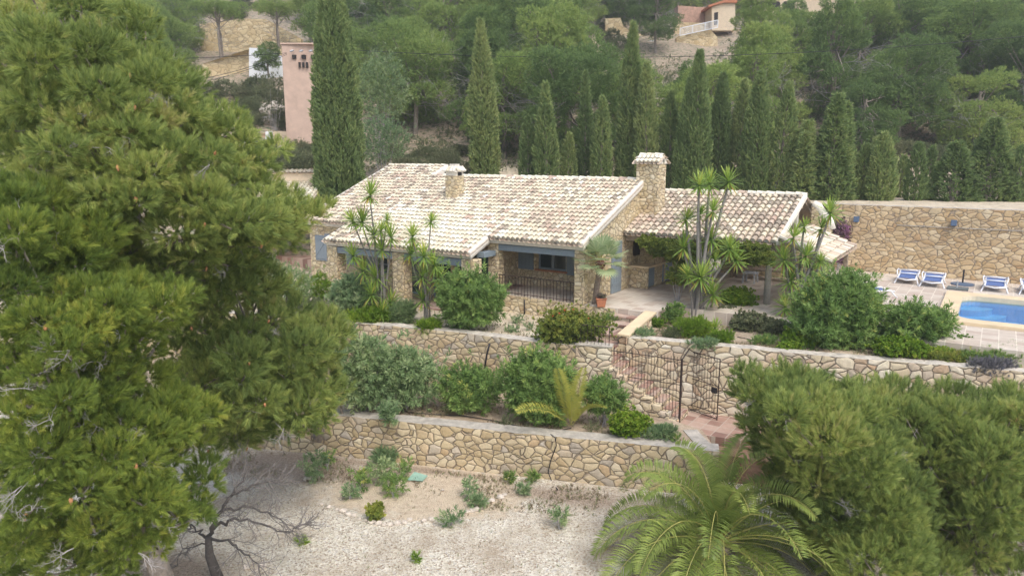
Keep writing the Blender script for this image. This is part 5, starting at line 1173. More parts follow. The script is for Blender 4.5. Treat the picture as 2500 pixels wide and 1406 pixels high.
bush('oleander_bush', 'small oleander with pale bare stems under the stair wall', 'oleander', 1474, 972, 56, 42, -2.32, 1040, 'oleander', OL, n=7, seed=10)
bush('oleander_bush', 'biggest oleander between the yuccas and the pool', 'oleander', 2052, 765, 108, 95, -.42, 858, 'oleander', OL, n=13, seed=11, Y=21.0)
bush('oleander_bush', 'lower oleander in front of the pool corner', 'oleander', 2232, 795, 86, 48, -.42, 868, 'oleander', OL, n=9, seed=12, Y=20.4)
yb = bush('flowering_shrub', 'yellow green shrub with red blossoms at the top of the stairs', 'shrub', 1388, 802, 92, 48, -2.32, 935, 'yellowgreen', RND, n=9, seed=13, spacing=.09, Y=21.9, stemmat='barkdark')
V, Fc = scatter(*leaves(7, .02, .045, .04, .5, 1.5, 11), np.array([D(x, y, 21.5) for x, y in ((1378, 758), (1400, 757), (1437, 778), (1350, 772), (1365, 766), (1345, 778), (1420, 790))]), np.tile([0, -.5, 1.], (7, 1)), 1.0); npmesh('blossom', V, Fc, M['redflower'], RNG.random(len(Fc)), yb)
m_ = MB(); rg = np.random.default_rng(3)
for k in range(16): fan(m_, D(1375 + rg.uniform(-15, 15), 925, 21.6), (rg.uniform(-.5, .3), -.1, 1), .7, .012, 2, rg, .6)
m_.build('dead_twigs', M['barkdark'], yb)
bush('euphorbia_bush', 'bright lime euphorbia below the stair wall', 'bush', 1538, 1036, 58, 28, -2.32, 1068, 'lime', RND, n=8, seed=14, spacing=.07)
bush('ground_cover', 'blue green mat of low succulent next to the lime euphorbia', 'shrub', 1612, 1056, 45, 16, -2.32, 1074, 'bluegreen', FIN, n=5, seed=15, spacing=.06, stems=False)
bush('round_shrub', 'bright round moss like shrub at the edge of the sandy bed', 'bush', 1763, 826, 31, 16, -.42, 838, 'lime', FIN, n=4, seed=16, spacing=.05, stems=False)
bush('round_shrub', 'green cushion shrub in front of the tall yucca clump', 'bush', 1693, 800, 50, 24, -.42, 822, 'lime', FIN, n=6, seed=17, spacing=.06, stems=False)
bush('round_shrub', 'small olive succulent bush at the parapet end', 'bush', 1606, 788, 22, 14, -.42, 798, 'lime', RND, n=3, seed=18, spacing=.06, stems=False)
bush('garden_shrub', 'dark leafy plant left of the tall yucca clump', 'shrub', 1648, 765, 28, 30, -.42, 792, 'oleander', RND, n=5, seed=19, spacing=.08)
bush('garden_shrub', 'green rounded bush in front of the pavilion floor', 'bush', 1803, 728, 46, 24, -.0, 748, 'lime', RND, n=7, seed=20, spacing=.08, Y=24.9)
bush('garden_shrub', 'brown green low scrub behind the bright round shrub', 'shrub', 1845, 790, 66, 20, -.42, 805, 'scrub', RND, n=7, seed=21, spacing=.08)
bush('garden_shrub', 'greyish low scrub right of the parapet', 'shrub', 1640, 815, 30, 14, -.42, 825, 'scrub', FIN, n=4, seed=22, spacing=.07, stems=False)
bush('geranium_bush', 'low green geranium left of the biggest oleander', 'bush', 1955, 822, 48, 24, -.42, 845, 'lime', RND, n=6, seed=23, spacing=.08)
bush('geranium_bush', 'lime green geranium under the pool corner oleander', 'bush', 2200, 848, 68, 20, -.42, 862, 'lime', RND, n=7, seed=24, spacing=.08, Y=19.6)
bush('geranium_bush', 'rounded geranium right of the pool corner oleander', 'bush', 2340, 838, 42, 16, -.42, 856, 'oleander', RND, n=5, seed=25, spacing=.08)
bush('ground_cover', 'green creeping ground cover along the pool edge', 'shrub', 2430, 868, 90, 14, -.42, 880, 'oleander', FIN, n=7, seed=26, spacing=.07, stems=False)
bush('ground_cover', 'yellowish succulent mat hanging near the wall top', 'shrub', 2315, 872, 50, 10, -.42, 880, 'yellowgreen', FIN, n=5, seed=27, spacing=.07, stems=False)
bush('lavender_bush', 'grey violet scrub spilling over the wall at the right', 'shrub', 2420, 893, 60, 13, -.42, 900, 'lavender', FIN, n=6, seed=28, spacing=.07, stems=False)
bush('garden_shrub', 'dark green undergrowth under the pool corner oleander', 'shrub', 2150, 835, 50, 22, -.42, 852, 'oleander', RND, n=5, seed=29, spacing=.08, Y=20.6)
bush('bougainvillea', 'purple bougainvillea climbing the wall behind the lean-to', 'creeper', 2046, 572, 32, 32, 0, 640, 'purple', RND, n=7, seed=30, spacing=.10, Y=32.6)
bush('bougainvillea', 'small purple spray low on the wall beside the lean-to', 'creeper', 2052, 628, 14, 18, 0, 660, 'purple', RND, n=3, seed=31, spacing=.10, Y=32.2)
for x, y, rx, ry, mt, lb, sd in ((1895, 800, 40, 16, 'scrub', 'greyish succulent scrub left of the leaning yucca trunk', 1), (1870, 832, 34, 8, 'oleander', 'flat green mat in the middle of the sandy bed', 2), (1720, 838, 40, 7, 'bluegreen', 'flat blue green mat behind the cream wall top', 3), (1575, 815, 26, 9, 'bluegreen', 'small blue green patch at the parapet foot', 4), (1930, 845, 30, 9, 'lime', 'little green cushion left of the low geranium', 5), (2290, 862, 40, 12, 'lime', 'bright cushion between the pool and the wall', 6), (2480, 858, 60, 14, 'oleander', 'dark green ground cover at the right edge by the pool', 7), (1770, 765, 34, 16, 'scrub', 'brownish low plants in front of the paved strip', 8), (1835, 760, 40, 12, 'olegrey', 'grey leaved plants along the paved strip', 9)):
    bush('ground_cover', lb, 'plant', x, y, rx, ry, -.42, y + ry * .9, mt, FIN if sd in (2, 3, 4, 7) else RND, n=5, seed=90 + sd, spacing=.07, stems=False)
# fern palm and grasses in the upper bed
for x, y, rx, ry, mt, lb, sd in ((985, 765, 36, 26, 'olegrey', 'feathery dull green plant between the two left yucca clumps', 1), (905, 775, 50, 18, 'lime', 'low green weeds along the left end of the middle wall', 2), (1050, 798, 30, 12, 'lime', 'low weeds under the right yucca clump of the left garden', 3), (1490, 790, 22, 14, 'oleander', 'dark rosemary behind the stair railing', 4), (1460, 775, 18, 14, 'scrub', 'dark plant at the foot of the fan palm', 5)):
    bush('garden_plant', lb, 'plant', x, y, rx, ry, -.65, y + ry * .9, mt, FIN, n=5, seed=70 + sd, spacing=.07, size=1.6, stems=False)
# vine on the pavilion edge
vn = thing('climbing_vine', 'yellow green vine draped along the front beam of the pavilion', 'vine', W(.4, 3.2, 1.9)); L = []
for x, y, r in ((1570, 590, 16), (1595, 598, 22), (1622, 602, 24), (1648, 612, 26), (1672, 622, 26), (1700, 612, 24), (1730, 606, 22), (1760, 604, 20), (1790, 610, 20), (1822, 612, 22), (1850, 618, 24), (1870, 630, 20), (1840, 632, 16), (1640, 628, 16), (1610, 615, 14), (1690, 635, 16), (1665, 650, 12)):
    c = D(x, y, 27.0 - (x - 1570) * .0098); k = r / F * 26.3; L.append((c[0], c[1], c[2], k, k * .8, k * .8))
V, Fc, rr = lobes_scatter(L, .08, RND, 1.0, np.random.default_rng(4), shell=.3, culls=False, bias=1.5, lowcut=-.9); npmesh('foliage', V, Fc, M['yellowgreen'], rr * .75, vn)
m_ = MB(); m_.tube([Vector(l[:3]) for l in L[:12]], .015, 5); m_.build('stem', M['bark'], vn)
bush('climbing_vine', 'yellow green vine sprig rising from the bed left of the tall yuccas', 'vine', 1655, 672, 30, 30, -.42, 740, 'yellowgreen', RND, n=6, seed=33, spacing=.1, Y=25.5)

# dry weeds and fallen sprigs on the beds and the edge of the gravel (nobody could count them)
def litter(name, lab, region, z, n, mat, tm, s0, s1, seed):
    rgn = np.random.default_rng(seed); pts = []; xs = [p[0] for p in region]; ys = [p[1] for p in region]
    while len(pts) < n:
        x, y = rgn.uniform(min(xs), max(xs)), rgn.uniform(min(ys), max(ys))
        if inpoly(x, y, region) and noise.noise(Vector((x * .9, y * .9, seed))) > rgn.uniform(-.25, .25): pts.append((x, y, z))
    pts = np.array(pts); V, Fc = scatter(*tm, pts, np.tile([0, 0, 1.], (n, 1)) + .5 * rgn.normal(size=pts.shape), rgn.uniform(s0, s1, n), rgn)
    tag(npmesh(name, V, Fc, M[mat], np.repeat(rgn.random(n), len(tm[1]))), lab, 'weeds', None, 'stuff')
M['dry'] = mat_rnd('dry_stems', [(0, (.16, .12, .08)), (.5, (.28, .23, .14)), (.8, (.24, .26, .12)), (1, (.20, .26, .10))], .9, .2, .1)
SPR = needles(7, .04, .09, .010, .3, 1.4, 21)
litter('dry_weeds', 'dry weeds strewn over the planting bed between the two lower walls', off(LW, .6)[1:4] + off(MW, -.1)[::-1][1:4], -2.31, 1500, 'dry', SPR, .5, 1.5, 5)
litter('dry_weeds', 'dry weeds and needles at the foot of the lowest wall', [(-8.5, 20.4), (4.4, 17.2), (3.6, 16.0), (-1, 16.6), (-3, 18.2), (-5.5, 18.0), (-8, 18.5)], -3.49, 1500, 'dry', SPR, .4, 1.3, 6)
litter('dry_weeds', 'sparse dry sprigs scattered on the open gravel', [(-7, 18.5), (3.8, 16.4), (2.5, 12.2), (-7.5, 12.2)], -3.49, 420, 'dry', SPR, .3, .9, 7)
litter('dry_weeds', 'dry weeds among the plants of the sandy yucca bed', [u2(3.2, 1.1), u2(11.5, .8), (13, 18.4), (8.4, 20.1), (4.2, 21.9)], -.41, 1300, 'dry', SPR, .5, 1.4, 8)
litter('dry_weeds', 'dry weeds on the pale ground in front of the house', [(-9, 26), (-5.5, 24.8), (-2, 23.6), (1.2, 22.1), u2(1.2, -.4), u2(-3.5, -.4), u2(-4, -1.6), u2(-13, -1.6)], -.64, 1300, 'dry', SPR, .5, 1.4, 9)

# ================================================================ YUCCAS
YT = {}
def rosette(seed, n=62, L=.44, wd=.036):
    g = np.random.default_rng(seed); V = []; Fc = []; rn = []
    for i in range(n):
        az = i * 2.4; k = i / n; el = R(-48 + 128 * k + g.uniform(-8, 8)); l = L * g.uniform(.85, 1.1) * (1 if k > .15 else .8)
        d = np.array([math.cos(el) * math.cos(az), math.cos(el) * math.sin(az), math.sin(el)]); s = nrm(np.cross(d, [0, 0, 1.0])); nn = np.cross(s, d); dr = .10 * math.cos(el) * l
        b_ = np.array([0, 0, .05 * k]); o = len(V)
        V += [b_ - s * wd * .3, b_ + s * wd * .3, b_ + d * l * .55 + s * wd * .5 - [0, 0, dr * .3], b_ + d * l * .55 - s * wd * .5 - [0, 0, dr * .3], b_ + d * l - [0, 0, dr]]
        Fc += [(o, o + 1, o + 2), (o, o + 2, o + 3), (o + 3, o + 2, o + 4)]
        r_ = 0.0 if k < .08 else .3 + .55 * k + g.normal() * .12; rn += [r_] * 3
    return np.array(V), np.array(Fc), np.array(rn)
def yucca(label, base, heads, seed, Y, size=1.0, trunkr=.05):
    g = random.Random(seed); t = thing('yucca_plant', label, 'yucca', base); bases = []
    for i, (x, y, r) in enumerate(heads):
        c = Vector(D(x, y, Y + g.uniform(-.45, .35))); V, Fc, rn = rosette(seed * 31 + i); s = r / F * Y / .34
        ax = Vector((g.uniform(-.3, .3), g.uniform(-.35, .05), 1)).normalized(); Mx = np.array(ax.to_track_quat('Z', 'Y').to_matrix()); V = (V * s) @ Mx.T + np.array(c)
        npmesh('leaf_rosette', V, Fc, M['yucca'], rn, t)
        b_ = Vector(base) + Vector((g.uniform(-.16, .16), g.uniform(-.1, .1), 0)); h = c.z - b_.z
        m1 = b_.lerp(c, .35) + Vector((-(c.x - b_.x) * .22, 0, 0)) + Vector((g.uniform(-.05, .05), 0, 0)); m2 = b_.lerp(c, .72) + Vector((-(c.x - b_.x) * .12 + g.uniform(-.05, .05), 0, 0)); k = min(1, max(.35, h / 2.5))
        m_ = MB(); m_.tube([b_, m1, m2, c - ax * .03], [trunkr * k * 1.0, trunkr * k * .8, trunkr * k * .6, trunkr * k * .4], 7, cap=False); m_.build('stem', M['yuccabark'], t, smooth=True)
ba = P(935, 785, -.65); yucca('leftmost tall yucca clump in front of the house pillars', ba, [(903, 480, 36), (862, 542, 30), (884, 545, 36), (944, 540, 20), (913, 578, 30), (930, 566, 26), (955, 582, 33), (863, 627, 34), (932, 612, 28), (888, 664, 32), (921, 680, 36), (907, 722, 34), (952, 742, 34), (932, 762, 30)], 1, ba[1])
bb = P(1045, 795, -.65); yucca('slimmer yucca clump left of the large oleander', bb, [(1052, 543, 24), (1007, 580, 32), (1001, 624, 36), (1035, 628, 32), (1062, 650, 34), (1030, 678, 32), (1070, 684, 34), (1032, 735, 34)], 2, bb[1])
bc = P(1700, 782, -.42); yucca('big many headed yucca clump in front of the pavilion', bc, [(1707, 456, 34), (1732, 452, 36), (1779, 447, 36), (1740, 518, 32), (1708, 527, 28), (1675, 537, 30), (1736, 586, 36), (1668, 608, 40), (1727, 627, 40), (1781, 611, 36), (1798, 638, 34), (1710, 680, 42), (1680, 675, 30), (1742, 722, 38), (1745, 640, 24)], 3, bc[1], trunkr=.085)
bd = P(1945, 800, -.42); yucca('yucca clump with one dark leaning trunk left of the biggest oleander', bd, [(2028, 522, 34), (1963, 556, 24), (1936, 582, 34), (2005, 560, 30), (1915, 638, 40), (1966, 628, 36), (1931, 688, 38), (1978, 668, 34), (1917, 752, 34), (1957, 726, 34), (2002, 640, 24)], 4, bd[1], trunkr=.075)
q = P(1745, 815, -.42); yucca('small pale variegated agave beside the bright round shrub', q, [(1745, 802, 26)], 5, q[1], trunkr=.03)

# ================================================================ PALMS
def frond(base, d0, L, droop, nl=46, ll=.42, wd=.02, seed=0, vee=.5, rachis=.016, stiff=1.0):
    """returns rachis points, leaflet V/F"""
    g = np.random.default_rng(seed); K = 14; p = np.array(base, float); d = nrm(np.array(d0, float)); pts = [p.copy()]; ds = [d.copy()]
    for i in range(K):
        d = nrm(d + np.array([0, 0, -droop * (.3 + 1.3 * i / K) / K * 2])); p = p + d * L / K; pts.append(p.copy()); ds.append(d.copy())
    V = []; Fc = []; sd0 = nrm(np.cross(ds[0], [0, 0, 1.0]) + 1e-6)
    roll = g.uniform(-.5, .5)
    for i in range(nl):
        t = .10 + .89 * i / nl; k = t * K; j = min(K - 1, int(k)); q = pts[j] + (pts[j + 1] - pts[j]) * (k - j); dd = ds[j]
        s = nrm(np.cross(dd, [0, 0, 1.0]) + .001); n_ = np.cross(s, dd); s, n_ = s * math.cos(roll) + n_ * math.sin(roll), n_ * math.cos(roll) - s * math.sin(roll)
        if n_[2] < 0: n_ = -n_
        l = ll * (math.sin(math.pi * min(1, .12 + t * .85)) ** .6) * g.uniform(.9, 1.1)
        for sg in (-1, 1):
            a = .75 - .35 * t; ld = nrm(s * sg * math.cos(.3) + dd * a + n_ * (vee + g.normal() * .12)); o = len(V); w_ = nrm(np.cross(ld, n_)) * wd / 2; mid = q + ld * l * .5; tip = q + ld * l - np.array([0, 0, .22 * l])
            V += [q, mid - w_, tip, mid + w_]; Fc.append((o, o + 1, o + 2, o + 3))
    return pts, np.array(V), np.array(Fc)
def palm(label, base, crown, fr, mat, ll, wd, seed, nl=60, trunkr=.28, name='date_palm', cat='palm tree', rr=.016, stub=True):
    t = thing(name, label, cat, base); g = np.random.default_rng(seed)
    m_ = MB(); b_ = Vector(base); c = Vector(crown); n_ = 8
    if (c - b_).length > .3: m_.tube([b_.lerp(c, i / n_) for i in range(n_ + 1)], [trunkr * (1.15 - .2 * i / n_ + .05 * (i % 2)) for i in range(n_ + 1)], 12); m_.build('trunk', M['palmbark'], t, smooth=True)
    for i, (az, el, L, dr) in enumerate(fr):
        d0 = (math.cos(az) * math.cos(el), math.sin(az) * math.cos(el), math.sin(el)); o = c + Vector(d0) * .08
        pts, V, Fc = frond(o, d0, L, dr, nl, ll, wd, seed * 97 + i); f_ = npmesh('frond', V, Fc, M[mat], np.clip(.45 + g.normal() * .12 + .1 * g.normal(size=len(Fc)), 0, 1), t)
        r_ = MB(); r_.tube(pts, [rr * (1 - .8 * k / len(pts)) for k in range(len(pts))], 5, cap=False); r_.build('rachis', M['rachis'], f_)
    return t
pb = (4.25, 13.95, -3.5); pc = D(1752, 1325, 13.95); fr = []; g = random.Random(3); n = 50
for i in range(n):
    k = i / n; el = R(84 - 100 * k ** .8 + g.uniform(-5, 5)); fr.append((i * 2.399 + g.uniform(-.15, .15), el, 2.5 + .85 * min(1, k * 2) + g.uniform(-.15, .15), 1.15 + .35 * g.random()))
palm('large date palm with arching fronds at the bottom edge', pb, pc, fr, 'palm', .5, .034, 1, nl=74)
yp = P(1394, 1046, -2.31)
def toward(px, py, Y, L, dr): v_ = Vector(D(px, py, Y)) - Vector(yp); return (math.atan2(v_.y, v_.x), math.asin(v_.z / v_.length), v_.length * L, dr)
palm('young yellow date palm with few fronds in the planting bed', yp, tuple(Vector(yp) + gz(.05)), [toward(1295, 962, 18.3, 1.08, .55), toward(1365, 905, 18.5, 1.0, .15), toward(1422, 905, 18.6, 1.0, .15), toward(1395, 960, 18.3, 1.0, .3), toward(1450, 965, 18.7, 1.0, .8)], 'palmyel', .34, .03, 2, nl=64, trunkr=.05, name='young_palm', rr=.01)
# fan palm
fb = P(1446, 785, -.65); fc = D(1466, 640, fb[1]); fpm = thing('fan_palm', 'single stemmed fan palm with blue green fans at the porch corner', 'palm tree', fb)
m_ = MB(); b_ = Vector(fb); c = Vector(fc); m_.tube([b_, b_.lerp(c, .3) + Vector((-.02, 0, 0)), b_.lerp(c, .7), c - gz(.12), c], [.12, .095, .10, .12, .2], 10); m_.build('trunk', M['palmbark'], fpm, smooth=True)
m_ = MB(); m_.tube([c - gz(.22), c - gz(.05), c + gz(.08)], [.12, .2, .1], 10); m_.build('fibre_collar', mat_plain('dark_fibre', (.13, .06, .035), .95, .5, 20, bmp=1), fpm)
g = random.Random(8)
for i in range(24):
    az = i * 2.399; k = i / 24; el = R(80 - 105 * k); d = Vector((math.cos(az) * math.cos(el), math.sin(az) * math.cos(el), math.sin(el))); L_ = .5 + .15 * g.random(); hub = c + d * L_; V = []; Fc = []; s_ = d.cross(Vector((0, 0, 1))).normalized() if abs(d.z) < .98 else Vector((1, 0, 0)); n_ = s_.cross(d); nf = 20
    for j in range(nf):
        a_ = R(-115 + 230 * j / (nf - 1)); ld = (d * math.cos(a_) + s_ * math.sin(a_) + n_ * .12).normalized(); l = .58 * (1 - .12 * abs(a_)) * g.uniform(.95, 1.05); w_ = ld.cross(n_).normalized() * .034; o = len(V); mid = hub + ld * l * .55; tip = hub + ld * l - gz(.07)
        V += [tuple(hub), tuple(mid - w_), tuple(tip), tuple(mid + w_)]; Fc.append((o, o + 1, o + 2, o + 3))
    f_ = npmesh('fan_leaf', V, Fc, M['fanpalm'], np.clip(.5 + .18 * RNG.normal(size=len(Fc)), 0, 1), fpm); r_ = MB(); r_.tube([c, hub], [.014, .008], 4); r_.build('petiole', M['rachis'], f_)

# ================================================================ BARE TREE AND YARD
bt0 = P(535, 1420, -3.5); bt = thing('dead_tree', 'bare dark dead tree with twisted branches on the gravel', 'dead tree', bt0)
m_ = MB(); tw_ = MB(); rg = np.random.default_rng(12); YB = 13.5
tr_ = [Vector(bt0), Vector(D(512, 1355, YB)), Vector(D(508, 1312, YB - .1))]; m_.tube(tr_, [.12, .09, .06], 9)
def limb(pts, r0, seed, dens=7):
    v = [Vector(D(x, y, YB + dy)) for x, y, dy in pts]; fine = []
    for a_, b_ in zip(v, v[1:]):
        for k in range(4): fine.append(a_.lerp(b_, k / 4) + Vector(rg.normal(size=3)) * .025)
    fine.append(v[-1]); m_.tube(fine, [.62 * r0 * (1 - .8 * i / len(fine)) for i in range(len(fine))], 6, cap=False)
    for k in range(dens * 2):
        i = rg.integers(len(fine) // 4, len(fine)); dd = (fine[-1] - fine[0]).normalized(); fan(tw_, fine[i], dd + Vector(rg.normal(size=3)) * .7, rg.uniform(.3, .6), .011, 2, rg, .6, (3, 5), .25)
limb([(508, 1312, 0), (530, 1260, -.1), (560, 1215, 0), (585, 1180, .3), (600, 1150, .5)], .075, 1, 7)
limb([(560, 1215, 0), (600, 1190, .1), (650, 1175, .2), (690, 1180, .3)], .045, 2, 7)
limb([(545, 1240, 0), (600, 1235, 0), (650, 1250, .1), (720, 1285, .2)], .05, 3, 8)
limb([(520, 1290, 0), (560, 1270, -.2), (620, 1270, -.2), (700, 1300, -.2), (730, 1280, -.1)], .055, 4, 8)
limb([(508, 1312, 0), (555, 1320, -.3), (590, 1345, -.5), (620, 1370, -.6), (640, 1385, -.6)], .05, 5, 7)
limb([(508, 1312, 0), (490, 1295, .1), (470, 1280, .2), (468, 1290, .2)], .05, 6, 3)
limb([(510, 1330, 0), (470, 1330, -.3), (440, 1350, -.4), (425, 1385, -.4)], .03, 7, 5)
m_.build('branch', mat_plain('grey_dead_bark', (.085, .077, .072), .95, .4, 14, bmp=.7), bt, smooth=True); tw_.build('twigs', mat_plain('dark_twig', (.17, .155, .145), .95, .3, 20), bt)
# crooked vine trunk in front of the middle bed
m_ = MB(); lt2 = thing('crooked_tree', 'thin crooked bare trunk leaning by the left end of the lowest wall', 'tree', P(830, 1080, -3.5))
Yc = 20; v = [Vector(D(x, y, Yc)) for x, y in ((830, 1070), (838, 1020), (829, 985), (842, 955), (865, 942), (885, 925))]; m_.tube(v, [.05, .045, .04, .035, .03, .015], 7); m_.tube([v[3], Vector(D(840, 945, Yc)), Vector(D(842, 930, Yc))], .02, 5); m_.tube([Vector(D(780, 935, 19.6)), Vector(D(820, 915, 19.8)), Vector(D(860, 903, 20))], [.03, .02, .01], 5); m_.build('trunk', M['bark'], lt2, smooth=True)
# arc of stones
rg = random.Random(4); rocks = []
def rock(x, y, s, z, lab, grp):
    m_ = MB(); bm_n = 9; vs = []; sd = rg.uniform(0, 99)
    for i in range(5):
        ph = math.pi * (i + .5) / 5 - math.pi / 2
        for j in range(bm_n):
            a_ = 2 * math.pi * j / bm_n; d = Vector((math.cos(ph) * math.cos(a_), math.cos(ph) * math.sin(a_), math.sin(ph) * .7)); k = s * (1 + .35 * noise.noise(d * 1.7 + Vector((sd, 0, 0)))); vs.append((x + d.x * k * 1.2, y + d.y * k, z + d.z * k + s * .3))
    fs = [(i * bm_n + j, i * bm_n + (j + 1) % bm_n, (i + 1) * bm_n + (j + 1) % bm_n, (i + 1) * bm_n + j) for i in range(4) for j in range(bm_n)] + [tuple(range(bm_n))[::-1], tuple(range(4 * bm_n, 5 * bm_n))]
    m_.add(vs, fs); o = m_.build('stone', M['rock'], None); tag(o, lab, 'stone', grp)
arc = [(785, 1230), (803, 1237), (823, 1243), (838, 1247), (851, 1255), (864, 1258), (877, 1266), (893, 1270), (908, 1274), (924, 1278), (938, 1281), (952, 1280), (970, 1277), (988, 1275), (1000, 1268), (1035, 1270), (1055, 1268), (1140, 1249), (1153, 1246), (1164, 1243), (1172, 1240), (1182, 1232), (1190, 1226), (1200, 1222)]
for i, (x, y) in enumerate(arc):
    q = P(x, y, -3.48); rock(q[0], q[1], rg.uniform(.04, .085), -3.49, 'pale rounded stone in the curved edging of the soil patch', 'pale stones edging the soil patch')
for x, y, s, lab in ((1222, 1214, .09, 'large pinkish stone at the right end of the stone edging'), (1232, 1208, .06, 'small white stone beyond the right end of the stone edging'), (750, 1170, .08, 'pale stone below the left weeds'), (1277, 1228, .04, 'single white pebble right of the stone edging'), (700, 1090, .07, 'dark little stone in the needle litter'), (1080, 1195, .04, 'tiny stone beside the green sheet'), (640, 1380, .09, 'pale stone right of the dead tree'), (600, 1385, .07, 'flat stone near the dead tree trunk')):
    q = P(x, y, -3.48); rock(q[0], q[1], s, -3.49, lab, None)
# weeds
wd_ = [(765, 1140, 38, 36, 'bluegreen', 'tallest upright weed clump left of the soil patch', OL), (800, 1120, 16, 26, 'oleander', 'slender green weed near the leaning pine trunk', OL), (880, 1170, 26, 24, 'oleander', 'small weed at the left of the soil patch', OL), (930, 1150, 40, 32, 'olegrey', 'spreading weed in the middle of the soil patch', OL), (960, 1185, 42, 26, 'oleander', 'dense weed left of the green sheet', OL), (985, 1145, 22, 20, 'oleander', 'weed tuft above the green sheet', OL), (855, 1200, 22, 16, 'bluegreen', 'low weed next to the stone edging on the left', OL), (915, 1250, 24, 20, 'yellowgreen', 'brownish bush on the stone edging', RND), (1142, 1190, 16, 26, 'bluegreen', 'sparse grey seedling right of the green sheet', OL), (1100, 1265, 30, 16, 'bluegreen', 'grey green weed on the lower stone edging', OL), (1165, 1225, 26, 14, 'bluegreen', 'low weed behind the white edging stones', FIN), (1245, 1165, 14, 12, 'oleander', 'small weed at the foot of the lowest wall left of its twin', FIN), (1300, 1162, 12, 16, 'oleander', 'upright weed against the foot of the lowest wall', FIN), (1278, 1196, 14, 12, 'bluegreen', 'blue green tuft in the brown litter', FIN), (1365, 1265, 26, 24, 'olegrey', 'thin sprawling weed left of the date palm', OL), (1015, 1363, 8, 7, 'lime', 'tiny green tuft in the gravel at the bottom', FIN), (738, 1322, 13, 6, 'lime', 'low green tuft right of the dead tree', FIN), (980, 1100, 20, 14, 'oleander', 'sprig growing out of the lowest wall', OL), (940, 1115, 36, 16, 'bluegreen', 'green mat below the left part of the lowest wall', FIN), (840, 1085, 22, 20, 'oleander', 'dark plant at the foot of the crooked trunk', OL)]
for i, (x, y, rx, ry, mt, lb, tm) in enumerate(wd_):
    bush('weed', lb, 'weed', x, y, rx, ry, -3.5, y + ry, mt, tm, n=4, seed=200 + i, spacing=.16 if tm is OL else .07, size=.8 if tm is OL else 1.2, stems=tm is OL)
wb = [(1010, 985, 16, 14, 'olegrey', 'thin weed at the left of the planting bed', FIN), (945, 1010, 24, 30, 'bluegreen', 'weed hanging over the left end of the lowest wall', OL), (1095, 1000, 16, 14, 'scrub', 'dry tuft left of the twin headed oleander', FIN), (1230, 1030, 22, 10, 'scrub', 'dry weeds in front of the tallest oleander', FIN), (1650, 1075, 20, 12, 'oleander', 'green weed beside the landing edge', FIN), (1445, 1045, 18, 10, 'scrub', 'dry undergrowth right of the young palm', FIN)]
for i, (x, y, rx, ry, mt, lb, tm) in enumerate(wb): bush('weed', lb, 'weed', x, y, rx, ry, -2.32, y + ry, mt, tm, n=4, seed=240 + i, spacing=.12, stems=False, size=1)
for i, (x, y, rx, ry, mt, lb) in enumerate([(1262, 782, 18, 7, 'bluegreen', 'low green patch on the pale ground under the porch'), (1250, 805, 24, 5, 'bluegreen', 'flat weeds behind the middle wall cap'), (1290, 800, 14, 6, 'bluegreen', 'small weed patch left of the yellow green shrub')]):
    bush('weed', lb, 'weed', x, y, rx, ry, -.65, y + ry, mt, FIN, n=4, seed=260 + i, spacing=.1, stems=False)
# hillside scrub: low bushes one can count near the open slope, as copies
sv = []
for k in range(3):
    rgn = np.random.default_rng(90 + k); L = [(rgn.uniform(-.5, .5), rgn.uniform(-.4, .4), rgn.uniform(.2, .5), rgn.uniform(.35, .6), rgn.uniform(.35, .6), rgn.uniform(.3, .45)) for _ in range(5)]
    V, Fc, rr = lobes_scatter(L, .13, CL, .55, rgn, lowcut=-1); sv.append(npmesh('scrub_bush', V, Fc, M['scrub'], rr)); sv[-1]['category'] = 'scrub'
g = random.Random(77); n = 0; zones = [((500, 760, 235, 320), 26), ((520, 640, 215, 270), 5), ((600, 780, 370, 430), 26), ((1380, 1640, 100, 190), 8), ((520, 700, 0, 50), 12), ((1480, 1640, 0, 40), 8), ((2080, 2500, 355, 420), 34), ((1270, 1640, 380, 440), 12), ((880, 1260, 380, 430), 10)]
def hitground(px, py):
    r = ray(px, py); Y = 33.0
    while Y < 150:
        t = Y / r[1]; z = H + r[2] * t
        if z <= hill(r[0] * t, Y): return (r[0] * t, Y, hill(r[0] * t, Y))
        Y += .3
    return None
ZN = ['left of the pink tower', 'below the sloping ochre wall', 'at the foot of the pink tower', 'below the yellow hillside wall', 'at the top edge left of the giant cypress', 'at the top edge left of the reddish rock wall', 'on the bank behind the pool wall cypresses', 'behind the ridge between the cypresses', 'just behind the small chimney']
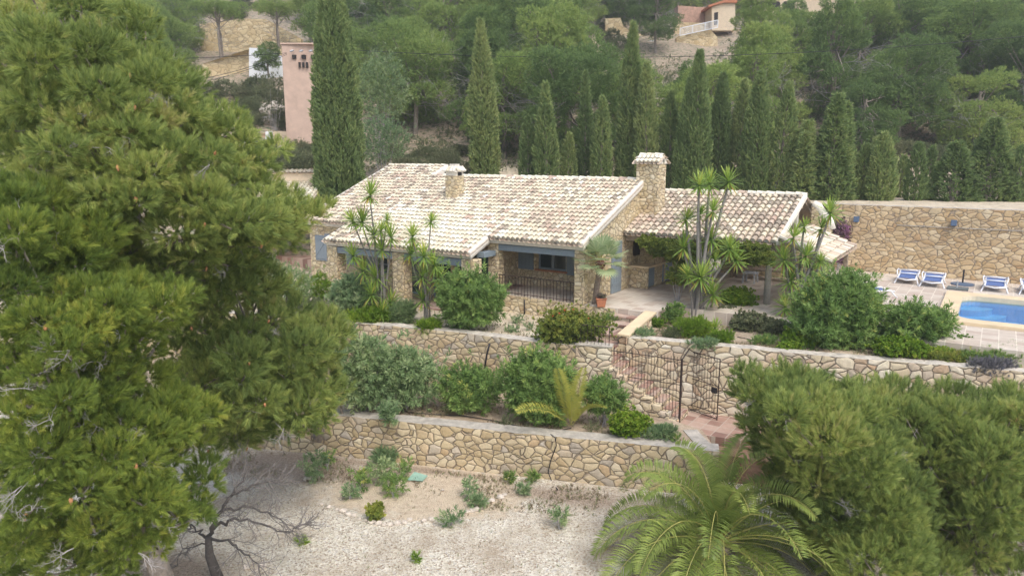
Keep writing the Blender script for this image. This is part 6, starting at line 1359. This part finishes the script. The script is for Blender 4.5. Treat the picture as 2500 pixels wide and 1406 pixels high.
for zi, ((x0, x1, y0, y1), c) in enumerate(zones):
    for _ in range(c):
        q = hitground(g.uniform(x0, x1), g.uniform(y0, y1))
        if q is None: continue
        u, v = uvof(q[0], q[1])
        if v < 14.5 and u > -15.6: continue
        if v < 22 and u > -8: continue
        o = sv[n % 3] if n < 3 else sv[n % 3].copy()
        if n >= 3: COL.objects.link(o)
        n += 1; s = g.uniform(.6, 1.5) * (1 if q[1] < 60 else 1.4); o.location = (q[0], q[1], q[2] - .05); o.scale = (s, s, s * g.uniform(.7, 1)); o.rotation_euler = (0, 0, g.uniform(0, 6)); tag(o, ('large', 'low', 'small')[0 if s > 1.5 else 1 if s > 1.1 else 2] + ' grey green scrub bush ' + ZN[zi], 'scrub', 'scrub bushes ' + ZN[zi])
bush('evergreen_shrub', 'dark evergreen thicket left of the pink tower', 'shrub', 668, 235, 45, 60, 6.0, 300, 'scrub', CL, n=9, seed=41, spacing=.25, Y=53, size=.8)
bush('evergreen_shrub', 'dark blue green evergreen right of the giant cypress', 'shrub', 935, 345, 60, 62, 2.9, 410, 'bluegreen', CL, n=10, seed=42, spacing=.2, Y=45, size=.8)
bush('pepper_tree', 'grey green drooping tree right of the giant cypress', 'tree', 930, 215, 65, 90, 3.5, 400, 'olegrey', CL, n=14, seed=43, spacing=.22, Y=49, size=.9)
for i, (x, y, s) in enumerate(((672, 283, 1.0), (655, 300, .5), (560, 290, .6))):
    q = hitground(x, y)
    if q: rock(q[0], q[1], s, q[2], ['large pale boulder left of the tower', 'smaller boulder below the large pale one', 'reddish boulder on the open slope'][i], None)

#%%HAZE
hm = bpy.data.materials.new('haze_air'); hm.use_nodes = True; hn = hm.node_tree; hn.nodes.remove(hn.nodes['Principled BSDF'])
pvn = hn.nodes.new('ShaderNodeVolumePrincipled'); pvn.inputs['Color'].default_value = (.93, .96, 1, 1); pvn.inputs['Density'].default_value = .0015; pvn.inputs['Anisotropy'].default_value = .3
hn.links.new(pvn.outputs[0], hn.nodes['Material Output'].inputs['Volume'])
m_ = MB(); m_.box(-420, 420, -70, 720, -4.7, 300); o = m_.build('haze', hm); o['kind'] = 'stuff'
